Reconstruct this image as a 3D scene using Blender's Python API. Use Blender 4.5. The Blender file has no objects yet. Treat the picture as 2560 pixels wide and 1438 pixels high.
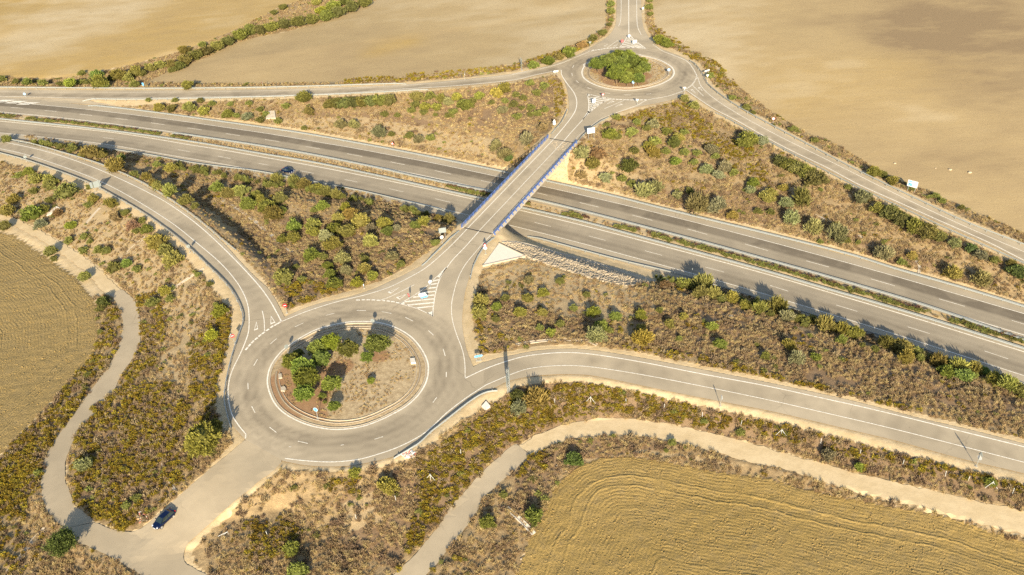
import bpy, bmesh, math, random
import numpy as np
from mathutils import Vector, Matrix
from mathutils.geometry import tessellate_polygon
random.seed(7); rng = np.random.default_rng(7)
SC = bpy.context.scene; COL = SC.collection
R = math.radians

# ---------------------------------------------------------------- camera model (pixels of a 2560 x 1438 frame)
F, TH, ROLL, H = 2230.0, R(35.8), R(3.5), 120.0
cR, sR, cT, sT = math.cos(ROLL), math.sin(ROLL), math.cos(TH), math.sin(TH)

def P(px, py, z):
    """pixel -> world point on the level z"""
    u = np.asarray(px, float) - 1280; v = np.asarray(py, float) - 719
    u, v = u * cR - v * sR, u * sR + v * cR
    d = sT + v / F * cT
    t = (H - np.asarray(z, float)) / d
    return u / F * t, (cT - v / F * sT) * t

def ppm(x, y, z):
    """pixels per metre at a world point"""
    return F / (y * cT - (z - H) * sT)

def spl(pts, n=8, closed=False):
    """Catmull-Rom through rows of any width"""
    p = np.array(pts, float)
    if len(p) < 3: return p
    a = np.vstack([2 * p[0] - p[1], p, 2 * p[-1] - p[-2]])
    if closed: a = np.vstack([p[-1], p, p[0], p[1]])
    out = []
    m = len(p) if closed else len(p) - 1
    for i in range(m):
        p0, p1, p2, p3 = a[i:i + 4]
        for k in range(n):
            t = k / n
            out.append(.5 * (2 * p1 + (p2 - p0) * t + (2 * p0 - 5 * p1 + 4 * p2 - p3) * t * t + (3 * p1 - p0 - 3 * p2 + p3) * t ** 3))
    if not closed: out.append(p[-1])
    return np.array(out)

# ---------------------------------------------------------------- traced lines (x, y in pixels)
U2 = [(27,269.4),(112.2,277),(199.5,286),(288,296.4),(377.6,308),(468.7,320.5),(565.3,334.8),(663,349.5),(764.4,367),(868.3,385),(976,405.6),(1086.7,427.1),(1202,452),(1344,483),(1449.3,507.2),(1580.5,538.5),(1718.2,573.3),(1862,611),(2015.6,653),(2176.6,698),(2347,748),(2529,802)]
U2E = [(58.8,271.4),(142,279.7),(231,289.7),(320,300.5),(411.4,312.5),(504,325.2),(599.8,339.8),(698.8,355),(800,373),(906,392),(1012.3,412.8),(1128.2,436.4),(1244,461),(1368,489),(1496.6,518.7),(1631,551.8),(1768.2,587.1),(1920,627.4),(2072,668.5),(2236.7,715.5),(2412,767),(2600,823)]
L2 = [(0,318),(259,344.5),(445.7,375),(544.6,391),(646.3,409.3),(751.4,428),(861.6,449.6),(973,472.7),(1088.2,497.7),(1336.3,556.8),(1472.3,590.9),(1612.5,628),(1763.2,668.7),(1925,714),(2090.3,763.6),(2268.8,817.9),(2460.8,878.5)]
LD = [((259,344.5),(285,348.6)),((445.7,375),(474,380)),((544.6,391),(577,397.5)),((646.3,409.3),(672,414)),((751.4,428),(784,434.4)),((861.6,449.6),(893.4,456)),((973,472.7),(1008,480.4)),((1088.2,497.7),(1125.7,506.7)),((1336.3,556.8),(1377,567.3)),((1472.3,590.9),(1514,602)),((1612.5,628),(1655.6,639.4)),((1763.2,668.7),(1810.3,681.5)),((1925,714.5),(1970,728.8)),((2090.3,763.6),(2143.3,779.6)),((2268.8,817.9),(2323.9,835.2)),((2460.8,878.5),(2520,898))]
ZM = -7.0

# ---------------------------------------------------------------- terrain: heights fixed along the roads, relaxed in between
GX0, GX1, GY0, GY1 = -300, 340, 56, 520
NX, NY = GX1 - GX0 + 1, GY1 - GY0 + 1
def w3(rows):
    a = np.array(rows, float); x, y = P(a[:,0], a[:,1], a[:,2]); return np.c_[x, y, a[:,2]]
def ext(p, d0=0, d1=0):
    p = np.array(p, float)
    if d0: v = p[0] - p[1]; v[2:] = 0; p = np.vstack([p[0] + v / np.linalg.norm(v[:2]) * d0, p])
    if d1: v = p[-1] - p[-2]; v[2:] = 0; p = np.vstack([p, p[-1] + v / np.linalg.norm(v[:2]) * d1])
    return p
U2w = ext(w3([(a, b, ZM) for a, b in spl(U2, 3)]), 250, 250)
L2w = ext(w3([(a, b, ZM) for a, b in spl(L2, 3)]), 250, 250)

ctrl = []   # (polyline world, radius)
def C(rows, r, d0=0, d1=0, n=4): ctrl.append((ext(spl(w3(rows), n), d0, d1), r))
# fields and open ground
C([(-100,0,-9),(0,0,-9),(300,0,-8.5),(700,-60,-8)], 4); C([(0,100,-8.5),(300,90,-8),(500,60,-7.5)], 3)
C([(0,185,-8.3),(200,180,-8),(360,140,-7.5),(520,95,-7),(640,40,-7),(760,-10,-7)], 2)
C([(20,205,-8.6),(240,200,-8.6),(400,165,-8.2),(560,110,-7.8),(700,60,-7.5),(930,-10,-7)], 2)
C([(420,205,-7.6),(640,206,-6.2),(900,200,-3.6),(1140,186,-1.6),(1280,162,-.8),(1440,112,-.5),(1512,60,-.4),(1515,-80,-.4)], 1.5)
C([(500,170,-7.3),(800,120,-5),(1100,80,-3),(1400,30,-1.5)], 3); C([(900,-60,-6),(1300,-60,-2)], 3)
C([(1628,-60,-.4),(1636,60,-.4),(1710,125,-.5),(1850,222,-.9),(2000,325,-1.6),(2200,432,-2.6),(2400,515,-3.6),(2600,610,-4.6)], 1.5)
C([(1800,0,1),(2100,150,0.5),(2400,350,-2),(2700,500,-4)], 5); C([(1900,-150,3),(2560,0,2),(2800,200,0)], 5)
C([(-100,600,-6.2),(60,612,-6),(190,700,-5.2),(235,760,-4.8),(243,850,-4.5),(150,985,-4.2),(30,1100,-4),(-120,1260,-4)], 1.5)
C([(-200,800,-5),(60,800,-5),(100,900,-4.7),(-100,1000,-4.5)], 6)
C([(1290,1438,-4),(1335,1325,-3.6),(1390,1215,-3.4),(1495,1147,-3.3),(1668,1155,-3.5),(1920,1198,-3.8),(2245,1271,-4.2),(2600,1370,-4.6)], 1)
C([(1400,1500,-4.3),(1700,1300,-4),(2200,1400,-4.6),(2700,1500,-5)], 6)
C([(-200,1300,-3.6),(20,1300,-3.4),(100,1400,-3),(200,1500,-3)], 3)
C([(700,1300,-2.8),(850,1438,-3.2),(700,1500,-3)], 3); C([(560,1300,-2),(640,1360,-2.4)], 2)
# tracks and the access road
C([(-100,520,-6.4),(0,540,-6),(100,588,-5.6),(200,655,-5.2),(290,730,-4.8),(325,800,-4.4),(325,870,-4.1),(245,995,-3.7),(160,1120,-3.3),(133,1200,-3),(150,1270,-2.7),(225,1335,-2.5),(330,1385,-2.4)], 3.2)
C([(660,1127,0),(600,1187,0),(550,1232,-.4),(460,1310,-1.5),(410,1380,-2.2),(440,1450,-2.4),(460,1550,-2.5)], 4.5)
C([(1000,1470,-3.2),(1090,1370,-3.1),(1180,1270,-3),(1270,1160,-3),(1400,1090,-3),(1560,1068,-3),(1750,1100,-3.2),(2000,1165,-3.5),(2300,1240,-3.8),(2650,1335,-4.2)], 3.2)
# slip roads
NWr = [(1400,166,0),(1280,193,-.1),(1140,207.5,-.9),(990,216,-2),(840,224,-3.2),(640,232,-4.8),(430,236,-6),(218,235,-6.7),(0,232,-7),(-120,230,-7)]
NEr = [(1735,205,0),(1790,254,-.1),(1856,292,-.4),(1920,330,-.8),(2050,399,-1.5),(2190,472,-2.2),(2343,545,-3),(2460,595,-3.6),(2560,636,-4.1),(2700,690,-4.7)]
WRr = [(655,790,0),(640,740,-.05),(560,635,-.5),(470,560,-1.1),(390,505,-1.7),(300,460,-2.6),(200,420,-3.7),(100,392,-4.9),(0,371,-6),(-120,350,-6.8)]
SEr = [(1190,945,0),(1300,915,0),(1405,898,0),(1530,908,-.2),(1700,940,-.6),(1920,985,-1.3),(2150,1040,-2),(2400,1105,-2.6),(2700,1190,-3.2)]
C(NWr, 5.2); C(NEr, 5.2); C(WRr, 5.6); C(SEr, 6.0)
# riprap slope foot and the concrete apron
C([(1330,606,-6.6),(1455,643,-6.6),(1560,676,-6.6),(1640,702,-6.6)], .8)
C([(1330,627,-3.2),(1393,647,-3.1),(1455,667,-3.1),(1520,687,-3.2),(1610,708,-3.6)], .8)
C([(1325,648,-1.7),(1393,672,-1.7),(1455,692,-1.7),(1520,709,-1.8),(1600,726,-2.2)], .8)
C([(1215,690,-.5),(1290,700,-1.2),(1400,735,-1.4),(1560,770,-1.5),(1750,812,-1.8),(2000,875,-2.3),(2300,965,-2.9),(2600,1045,-3.5)], 1.5)
C([(1655,742,-2.9),(1760,760,-3.1),(1950,815,-3.5),(2200,885,-4),(2500,975,-4.6),(2650,1020,-5)], 1)
C([(640,500,-4.4),(760,508,-3.6),(880,530,-3.0),(1000,557,-2.5),(1090,578,-1.7)], 1)
C([(760,620,-1.7),(850,640,-1.3),(960,625,-1.3)], 1)
# V3 interior bench
C([(350,425,-6.2),(430,452,-6.2),(500,490,-6.2),(570,538,-5.8),(640,596,-4.6),(685,640,-3.)], 2.2)
ctrl.append((U2w, 8.6)); ctrl.append((L2w, 8.2))
C([(1196.5,577.5,0),(1160,622,0),(1125,665,0),(1110,720,0),(1120,800,0)], 6.5)
C([(1404.5,352.5,0),(1440,310,0),(1462,262,0),(1500,240,0)], 6.5)
# roundabouts
c1 = P(872, 934, 0); c2 = P(1571, 181.5, 0)
A_ = np.array([(315,380),(520,245),(720,150),(1000,85),(1200,70),(1400,80),(1600,130),(1800,245),(1930,390),(2005,540),(2018,660),(1990,800),(1900,950),(1760,1080),(1600,1175),(1400,1270),(1200,1335),(950,1365),(750,1350),(520,1290),(300,1175),(170,1040),(100,870),(92,740),(130,600),(220,470)])/4.793+[650,790]
B_ = np.array([(280,525),(190,615),(140,710),(150,830),(240,930),(400,1020),(600,1090),(850,1140),(1150,1160),(1450,1140),(1750,1080),(2000,990),(2180,880),(2245,760),(2200,640),(2080,550),(1900,460),(1700,400),(1500,360),(1330,352)])/9.143+[1440,100]
RB1 = np.c_[P(A_[:,0], A_[:,1], 0)]; RB2 = np.c_[P(B_[:,0], B_[:,1], 0)]
RB1 = RB1.reshape(-1,2) if RB1.shape[1]==2 else RB1.T; RB2 = RB2.reshape(-1,2) if RB2.shape[1]==2 else RB2.T
RC1, RC2 = RB1.mean(0), RB2.mean(0)
def circfit(Q):
    M = np.c_[2*Q, np.ones(len(Q))]; s = np.linalg.lstsq(M, (Q**2).sum(1), rcond=None)[0]
    return s[:2], math.sqrt(s[2] + s[0]**2 + s[1]**2)
RC1, RR1 = circfit(RB1); RC2, RR2 = circfit(RB2)
ctrl.append((np.array([[RC1[0]-.1, RC1[1], 0], [RC1[0]+.1, RC1[1], 0]]), 28.0))
ctrl.append((np.array([[RC2[0]-.1, RC2[1], 0], [RC2[0]+.1, RC2[1], 0]]), 28.5))
C([(1572,60,0),(1571,20,0),(1571,-40,0),(1571,-120,0)], 6.5)

def seg_dist(X, Y, pl):
    """distance to a polyline and the third coordinate at the nearest point"""
    best = np.full(X.shape, 1e9); zz = np.zeros(X.shape)
    for a, b in zip(pl[:-1], pl[1:]):
        d = b[:2] - a[:2]; L = d @ d
        if L < 1e-12: continue
        t = np.clip(((X - a[0]) * d[0] + (Y - a[1]) * d[1]) / L, 0, 1)
        q = np.hypot(X - a[0] - t * d[0], Y - a[1] - t * d[1])
        m = q < best; best = np.where(m, q, best)
        if len(a) > 2: zz = np.where(m, a[2] + t * (b[2] - a[2]), zz)
    return best, zz

gx = np.arange(GX0, GX1 + 1, dtype=float); gy = np.arange(GY0, GY1 + 1, dtype=float)
GXX, GYY = np.meshgrid(gx, gy)
Zf = np.full(GXX.shape, np.nan)
for pl, r in ctrl:
    x0, x1 = pl[:,0].min() - r - 2, pl[:,0].max() + r + 2; y0, y1 = pl[:,1].min() - r - 2, pl[:,1].max() + r + 2
    i0, i1 = max(0, int(x0 - GX0)), min(NX, int(x1 - GX0) + 2); j0, j1 = max(0, int(y0 - GY0)), min(NY, int(y1 - GY0) + 2)
    if i1 <= i0 or j1 <= j0: continue
    d, z = seg_dist(GXX[j0:j1, i0:i1], GYY[j0:j1, i0:i1], pl)
    s = Zf[j0:j1, i0:i1]; s[d <= max(r, .75)] = z[d <= max(r, .75)]
Zf[0, :] = Zf[-1, :] = -4.; Zf[:, 0] = Zf[:, -1] = -4.; Zf[0, :] = -3.5
def relax(fix, init, it):
    known = ~np.isnan(fix); Z = np.where(known, fix, init)
    for _ in range(it):
        A = np.pad(Z, 1, mode='edge')
        Z = np.where(known, fix, .25 * (A[:-2,1:-1] + A[2:,1:-1] + A[1:-1,:-2] + A[1:-1,2:]))
    return Z
lev = [Zf]
for k in range(5):
    f = lev[-1]; a = f[:f.shape[0]//2*2, :f.shape[1]//2*2]
    st = np.stack([a[0::2,0::2], a[1::2,0::2], a[0::2,1::2], a[1::2,1::2]])
    cnt = (~np.isnan(st)).sum(0); sm = np.nansum(st, 0)
    lev.append(np.where(cnt > 0, sm / np.maximum(cnt, 1), np.nan))
Z = np.full(lev[-1].shape, -4.)
for f in lev[::-1]:
    if Z.shape != f.shape:
        Z = np.repeat(np.repeat(Z, 2, 0), 2, 1)
        Z = np.pad(Z, ((0, max(0, f.shape[0]-Z.shape[0])), (0, max(0, f.shape[1]-Z.shape[1]))), mode='edge')[:f.shape[0], :f.shape[1]]
    Z = relax(f, Z, 90)
known = ~np.isnan(Zf)
ZG = Z
def h(x, y):
    x = np.asarray(x, float); y = np.asarray(y, float)
    fx = np.clip(x - GX0, 0, NX - 1.001); fy = np.clip(y - GY0, 0, NY - 1.001)
    i = fx.astype(int); j = fy.astype(int); a = fx - i; b = fy - j
    return ZG[j,i]*(1-a)*(1-b) + ZG[j,i+1]*a*(1-b) + ZG[j+1,i]*(1-a)*b + ZG[j+1,i+1]*a*b
def G(pts, dz=0.0):
    """pixels -> points on the ground raised by dz (returns the ground point)"""
    a = np.atleast_2d(np.array(pts, float)); z = np.full(len(a), -2.0)
    for _ in range(30):
        x, y = P(a[:,0], a[:,1], z); z = .5 * z + .5 * (h(x, y) + dz)
    return np.c_[x, y, h(x, y)]
def g1(px, py, dz=0.0): return Vector(G([(px, py)], dz)[0])

# ---------------------------------------------------------------- object helpers
def tag(o, label=None, cat=None, group=None, kind=None):
    if label: o['label'] = label
    if cat: o['category'] = cat
    if group: o['group'] = group
    if kind: o['kind'] = kind
    return o
def empty(name, loc=(0,0,0), rz=0.0, **k):
    o = bpy.data.objects.new(name, None); COL.objects.link(o); o.location = loc; o.rotation_euler = (0,0,rz); o.empty_display_size = .3
    return tag(o, **k)
def mesh(name, v, f, m=None, parent=None, smooth=False, mats=None, mi=None, link=True, loc=None):
    me = bpy.data.meshes.new(name); me.from_pydata([tuple(map(float, q)) for q in v], [], [tuple(map(int, q)) for q in f])
    if m: me.materials.append(m)
    for q in (mats or []): me.materials.append(q)
    if mi is not None: me.polygons.foreach_set('material_index', mi)
    if smooth: me.polygons.foreach_set('use_smooth', [True]*len(me.polygons))
    me.update(); o = bpy.data.objects.new(name, me)
    if link: COL.objects.link(o)
    if parent: o.parent = parent
    if loc is not None: o.location = loc
    return o
class MB:
    def __init__(s): s.v = []; s.f = []
    def add(s, v, f):
        n = len(s.v); s.v += [tuple(q) for q in v]; s.f += [tuple(i + n for i in q) for q in f]; return s
    def box(s, c, d, rz=0, rot=None):
        M = rot or Matrix.Rotation(rz, 3, 'Z'); c = Vector(c)
        vs = [c + M @ Vector((x*d[0]/2, y*d[1]/2, z*d[2]/2)) for x in (-1,1) for y in (-1,1) for z in (-1,1)]
        return s.add(vs, [(0,1,3,2),(4,6,7,5),(0,4,5,1),(2,3,7,6),(0,2,6,4),(1,5,7,3)])
    def bar(s, a, b, r, n=6, r2=None):
        a, b = Vector(a), Vector(b); d = (b - a).normalized(); u = d.orthogonal().normalized(); w = d.cross(u); r2 = r if r2 is None else r2
        vs = [a + (u*math.cos(t) + w*math.sin(t))*r for t in [2*math.pi*i/n for i in range(n)]] + [b + (u*math.cos(t) + w*math.sin(t))*r2 for t in [2*math.pi*i/n for i in range(n)]]
        return s.add(vs, [(i, (i+1)%n, n+(i+1)%n, n+i) for i in range(n)] + [tuple(range(n))[::-1], tuple(range(n, 2*n))])
    def prism(s, poly, t, M):
        """flat outline (x, z) extruded along y by t, placed with matrix M"""
        n = len(poly); vs = [M @ Vector((x, -t/2, z)) for x, z in poly] + [M @ Vector((x, t/2, z)) for x, z in poly]
        return s.add(vs, [tuple(range(n)), tuple(range(n, 2*n))[::-1]] + [(i, n+i, n+(i+1)%n, (i+1)%n) for i in range(n)])
    def build(s, name, m, parent=None, **k): return mesh(name, s.v, s.f, m, parent, **k)

# ---------------------------------------------------------------- materials
def newmat(name, rough=.9, spec=.2):
    m = bpy.data.materials.new(name); m.use_nodes = True; nt = m.node_tree; b = nt.nodes['Principled BSDF']
    b.inputs['Roughness'].default_value = rough; b.inputs['Specular IOR Level'].default_value = spec
    return m, nt, b
class NT:
    def __init__(s, nt): s.nt = nt; s.tc = nt.nodes.new('ShaderNodeTexCoord').outputs['Object']
    def n(s, t, **k):
        q = s.nt.nodes.new(t)
        for a, b in k.items(): setattr(q, a, b)
        return q
    def put(s, i, v):
        if isinstance(v, bpy.types.NodeSocket): s.nt.links.new(v, i)
        elif v is not None:
            try: i.default_value = v
            except Exception: i.default_value = (*v, 1) if len(v) == 3 else v
    def noise(s, scale, det=3, rough=.6, vec=None, dist=0.):
        q = s.n('ShaderNodeTexNoise'); s.put(q.inputs['Vector'], vec or s.tc); q.inputs['Scale'].default_value = scale
        q.inputs['Detail'].default_value = det; q.inputs['Roughness'].default_value = rough; q.inputs['Distortion'].default_value = dist
        return q.outputs['Fac']
    def math(s, op, a, b=None, c=None, clamp=False):
        q = s.n('ShaderNodeMath', operation=op, use_clamp=clamp); s.put(q.inputs[0], a)
        if b is not None: s.put(q.inputs[1], b)
        if c is not None: s.put(q.inputs[2], c)
        return q.outputs[0]
    def ramp(s, v, lo, hi, a=0., b=1.):
        q = s.n('ShaderNodeMapRange'); q.interpolation_type = 'SMOOTHSTEP'; s.put(q.inputs['Value'], v)
        for k, w in (('From Min', lo), ('From Max', hi), ('To Min', a), ('To Max', b)): s.put(q.inputs[k], w)
        return q.outputs[0]
    def mix(s, f, a, b, bt='MIX'):
        q = s.n('ShaderNodeMix', data_type='RGBA', blend_type=bt); s.put(q.inputs[0], f); s.put(q.inputs[6], a); s.put(q.inputs[7], b); return q.outputs[2]
    def attr(s, name):
        q = s.n('ShaderNodeAttribute', attribute_name=name); return q
    def mapping(s, scale=(1,1,1), rot=(0,0,0), vec=None):
        q = s.n('ShaderNodeMapping'); s.put(q.inputs['Vector'], vec or s.tc); q.inputs['Scale'].default_value = scale; q.inputs['Rotation'].default_value = rot; return q.outputs[0]
    def bump(s, hgt, strength, dist, nrm=None):
        q = s.n('ShaderNodeBump'); s.put(q.inputs['Height'], hgt); s.put(q.inputs['Strength'], strength); q.inputs['Distance'].default_value = dist
        if nrm: s.put(q.inputs['Normal'], nrm)
        return q.outputs[0]
def rgb(c): return (*c, 1.0)
def flat(name, col, rough=.6, metal=0., var=.12, spec=.3, scale=3.):
    m, nt, b = newmat(name, rough, spec); t = NT(nt); b.inputs['Metallic'].default_value = metal
    f = t.noise(scale, 4); c = t.mix(f, rgb([x*(1-var) for x in col]), rgb([min(1, x*(1+var)) for x in col]))
    t.put(b.inputs['Base Color'], c); return m

M_white = flat('sign_white', (.58,.59,.58), .35, spec=.5, var=.03); M_red = flat('sign_red', (.55,.02,.03), .35, var=.05); M_blue = flat('sign_blue', (.03,.16,.52), .35, var=.05)
M_cyan = flat('sign_sky_blue', (.16,.42,.75), .35, var=.05); M_black = flat('sign_black', (.02,.02,.02), .5)
M_galv = flat('galvanised_steel', (.33,.35,.34), .5, .3, .1); M_back = flat('sign_back', (.27,.30,.29), .5, .2, .06)
M_rail = flat('rail_steel', (.30,.31,.29), .55, .2, .15); M_blueP = flat('blue_steel_paint', (.075,.125,.31), .45, 0, .15)
M_conc = flat('pale_concrete', (.46,.39,.29), .85, 0, .12, scale=1.2); M_conc2 = flat('deck_concrete', (.45,.40,.33), .85, 0, .15, scale=.8)
M_concw = flat('white_concrete', (.60,.54,.44), .85, 0, .09, scale=1.5); M_rust = flat('rust_brown', (.22,.10,.06), .8); M_post = flat('fence_post', (.55,.55,.52), .6, .2)
M_trunk = flat('bark', (.16,.11,.07), .95, var=.3, scale=8)

def asphalt(name, base, tint=(.0,.0,.0), patch=.16):
    m, nt, b = newmat(name, .93, .12); t = NT(nt)
    big = t.noise(.06, 4, .6); mid = t.noise(.5, 4, .65); fine = t.noise(7., 3, .7)
    at = t.attr('wear'); w = at.outputs['Fac']
    lo = [x*(1-patch) for x in base]; hi = [x*(1+patch) for x in base]
    c = t.mix(t.ramp(big, .3, .7), rgb(lo), rgb(hi))
    c = t.mix(t.math('MULTIPLY', t.ramp(mid, .35, .75), .35), c, rgb([x*.8 for x in base]))
    c = t.mix(t.math('MULTIPLY', fine, .18), c, rgb([x*1.5 for x in base]))
    # polished / dark wheel band stored on the mesh, broken up along the road
    c = t.mix(t.math('MULTIPLY', w, t.ramp(t.noise(.22, 4, .6), .1, .8, .55, 1.)), c, rgb([base[0]*.47, base[1]*.46, base[2]*.46]))
    ol = t.ramp(t.noise(.9, 3, .5), .70, .78, 0, .5); c = t.mix(t.math('MULTIPLY', ol, t.ramp(t.noise(.04, 2), .45, .6)), c, rgb([x*.45 for x in base]))
    ln = t.ramp(t.noise(1., 3, .6, t.mapping((.06,.06,1))), .5, .56, 0, .16); c = t.mix(ln, c, rgb([x*1.35 for x in base]))
    # cracks: thin dark wandering lines
    v = t.n('ShaderNodeTexVoronoi', feature='DISTANCE_TO_EDGE'); dv = t.n('ShaderNodeVectorMath', operation='ADD'); t.put(dv.inputs[0], t.tc)
    nz = t.n('ShaderNodeTexNoise'); nz.inputs['Scale'].default_value = .6; t.put(nz.inputs['Vector'], t.tc); t.put(dv.inputs[1], nz.outputs['Color'])
    t.put(v.inputs['Vector'], dv.outputs[0]); v.inputs['Scale'].default_value = .11
    cr = t.ramp(v.outputs['Distance'], .004, .012, 1, 0); cr = t.math('MULTIPLY', cr, t.ramp(t.noise(.05, 2), .52, .66, 0, .3))
    c = t.mix(cr, c, rgb([x*.35 for x in base]))
    t.put(b.inputs['Base Color'], c); t.put(b.inputs['Normal'], t.bump(fine, .25, .02)); return m
M_asph = asphalt('asphalt_aged', (.385,.315,.215)); M_asphM = asphalt('asphalt_motorway', (.355,.295,.207), patch=.1)
M_trk = asphalt('track_concrete', (.385,.31,.205), patch=.13)
def paintm():
    m, nt, b = newmat('road_paint', .7, .3); t = NT(nt); f = t.ramp(t.noise(2.2, 5, .7), .3, .62)
    t.put(b.inputs['Base Color'], t.mix(f, rgb((.55,.48,.36)), rgb((.80,.74,.62)))); return m
M_paint = paintm()
def sandm(name, a, c2, sc=.35):
    m, nt, b = newmat(name, .97, .1); t = NT(nt)
    c = t.mix(t.ramp(t.noise(sc, 5, .65), .3, .7), rgb(a), rgb(c2)); c = t.mix(t.ramp(t.noise(3., 4, .7), .55, .8, 0, .5), c, rgb([x*.6 for x in a]))
    c = t.mix(t.math('MULTIPLY', t.attr('wear').outputs['Fac'], t.ramp(t.noise(.5, 4, .7), .3, .7, .3, 1.)), c, rgb([x*.68 for x in a]))
    t.put(b.inputs['Base Color'], c); t.put(b.inputs['Normal'], t.bump(t.noise(2.5, 5, .7), .5, .06)); return m
M_sand = sandm('packed_dirt', (.54,.405,.225), (.63,.485,.285))
# ---------------------------------------------------------------- regions (pixels)
FA = [(-260,-120),(-260,192),(0,191.5),(100,197),(175,193),(225,183),(325.5,163),(375.6,149),(438,132.7),(513,107.7),(576,80),(640,48.8),(690,22),(752,0),(900,-120)]
FB = [(1000,-120),(943,0),(890,25),(815,52.6),(715,80),(640,93.5),(576,112.7),(525.8,140),(450.7,168),(400.6,188),(370.6,203),(430,207),(525.8,207.6),(640,207.8),(840,206),(965.5,196),(1140.8,184),(1280,160),(1380,132.7),(1455,102.7),(1492.8,84),(1515,62),(1518,0),(1518,-120)]
FC = [(1630,-120),(1629,0),(1635.5,62.6),(1668,95),(1705.6,121),(1780.8,161),(1813.3,191),(1850.9,219),(1881,245),(1920,274),(1995,322),(2082.8,359),(2135,387.5),(2170.4,413),(2220.5,440),(2270.5,459),(2345.6,489),(2420.8,524),(2495.9,554.3),(2560,584),(2900,720),(3100,300),(2900,-120)]
FD = [(-400,560),(0,582),(37.6,591),(65,610),(112.7,640.4),(150,668),(187.8,693),(207.8,720),(235.4,750),(240.4,795),(243,837.7),(237.9,870),(220.3,905),(190.3,935.3),(162.7,970.4),(125,1008),(87.6,1048),(57.6,1078),(32.5,1100.5),(0,1138),(-60,1210),(-400,1500)]
FE = [(1280,1560),(1290,1438),(1312.5,1378.5),(1332.6,1328.4),(1360,1290),(1368,1262),(1387.7,1218),(1435,1173),(1492.8,1148),(1580.5,1140.6),(1668,1155.6),(1780.8,1178),(1920,1197.5),(1995,1219),(2120.3,1247),(2245.5,1270.8),(2370.7,1293.3),(2470.8,1325.9),(2560,1355.9),(2760,1420),(2760,1640),(1280,1640)]
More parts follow.
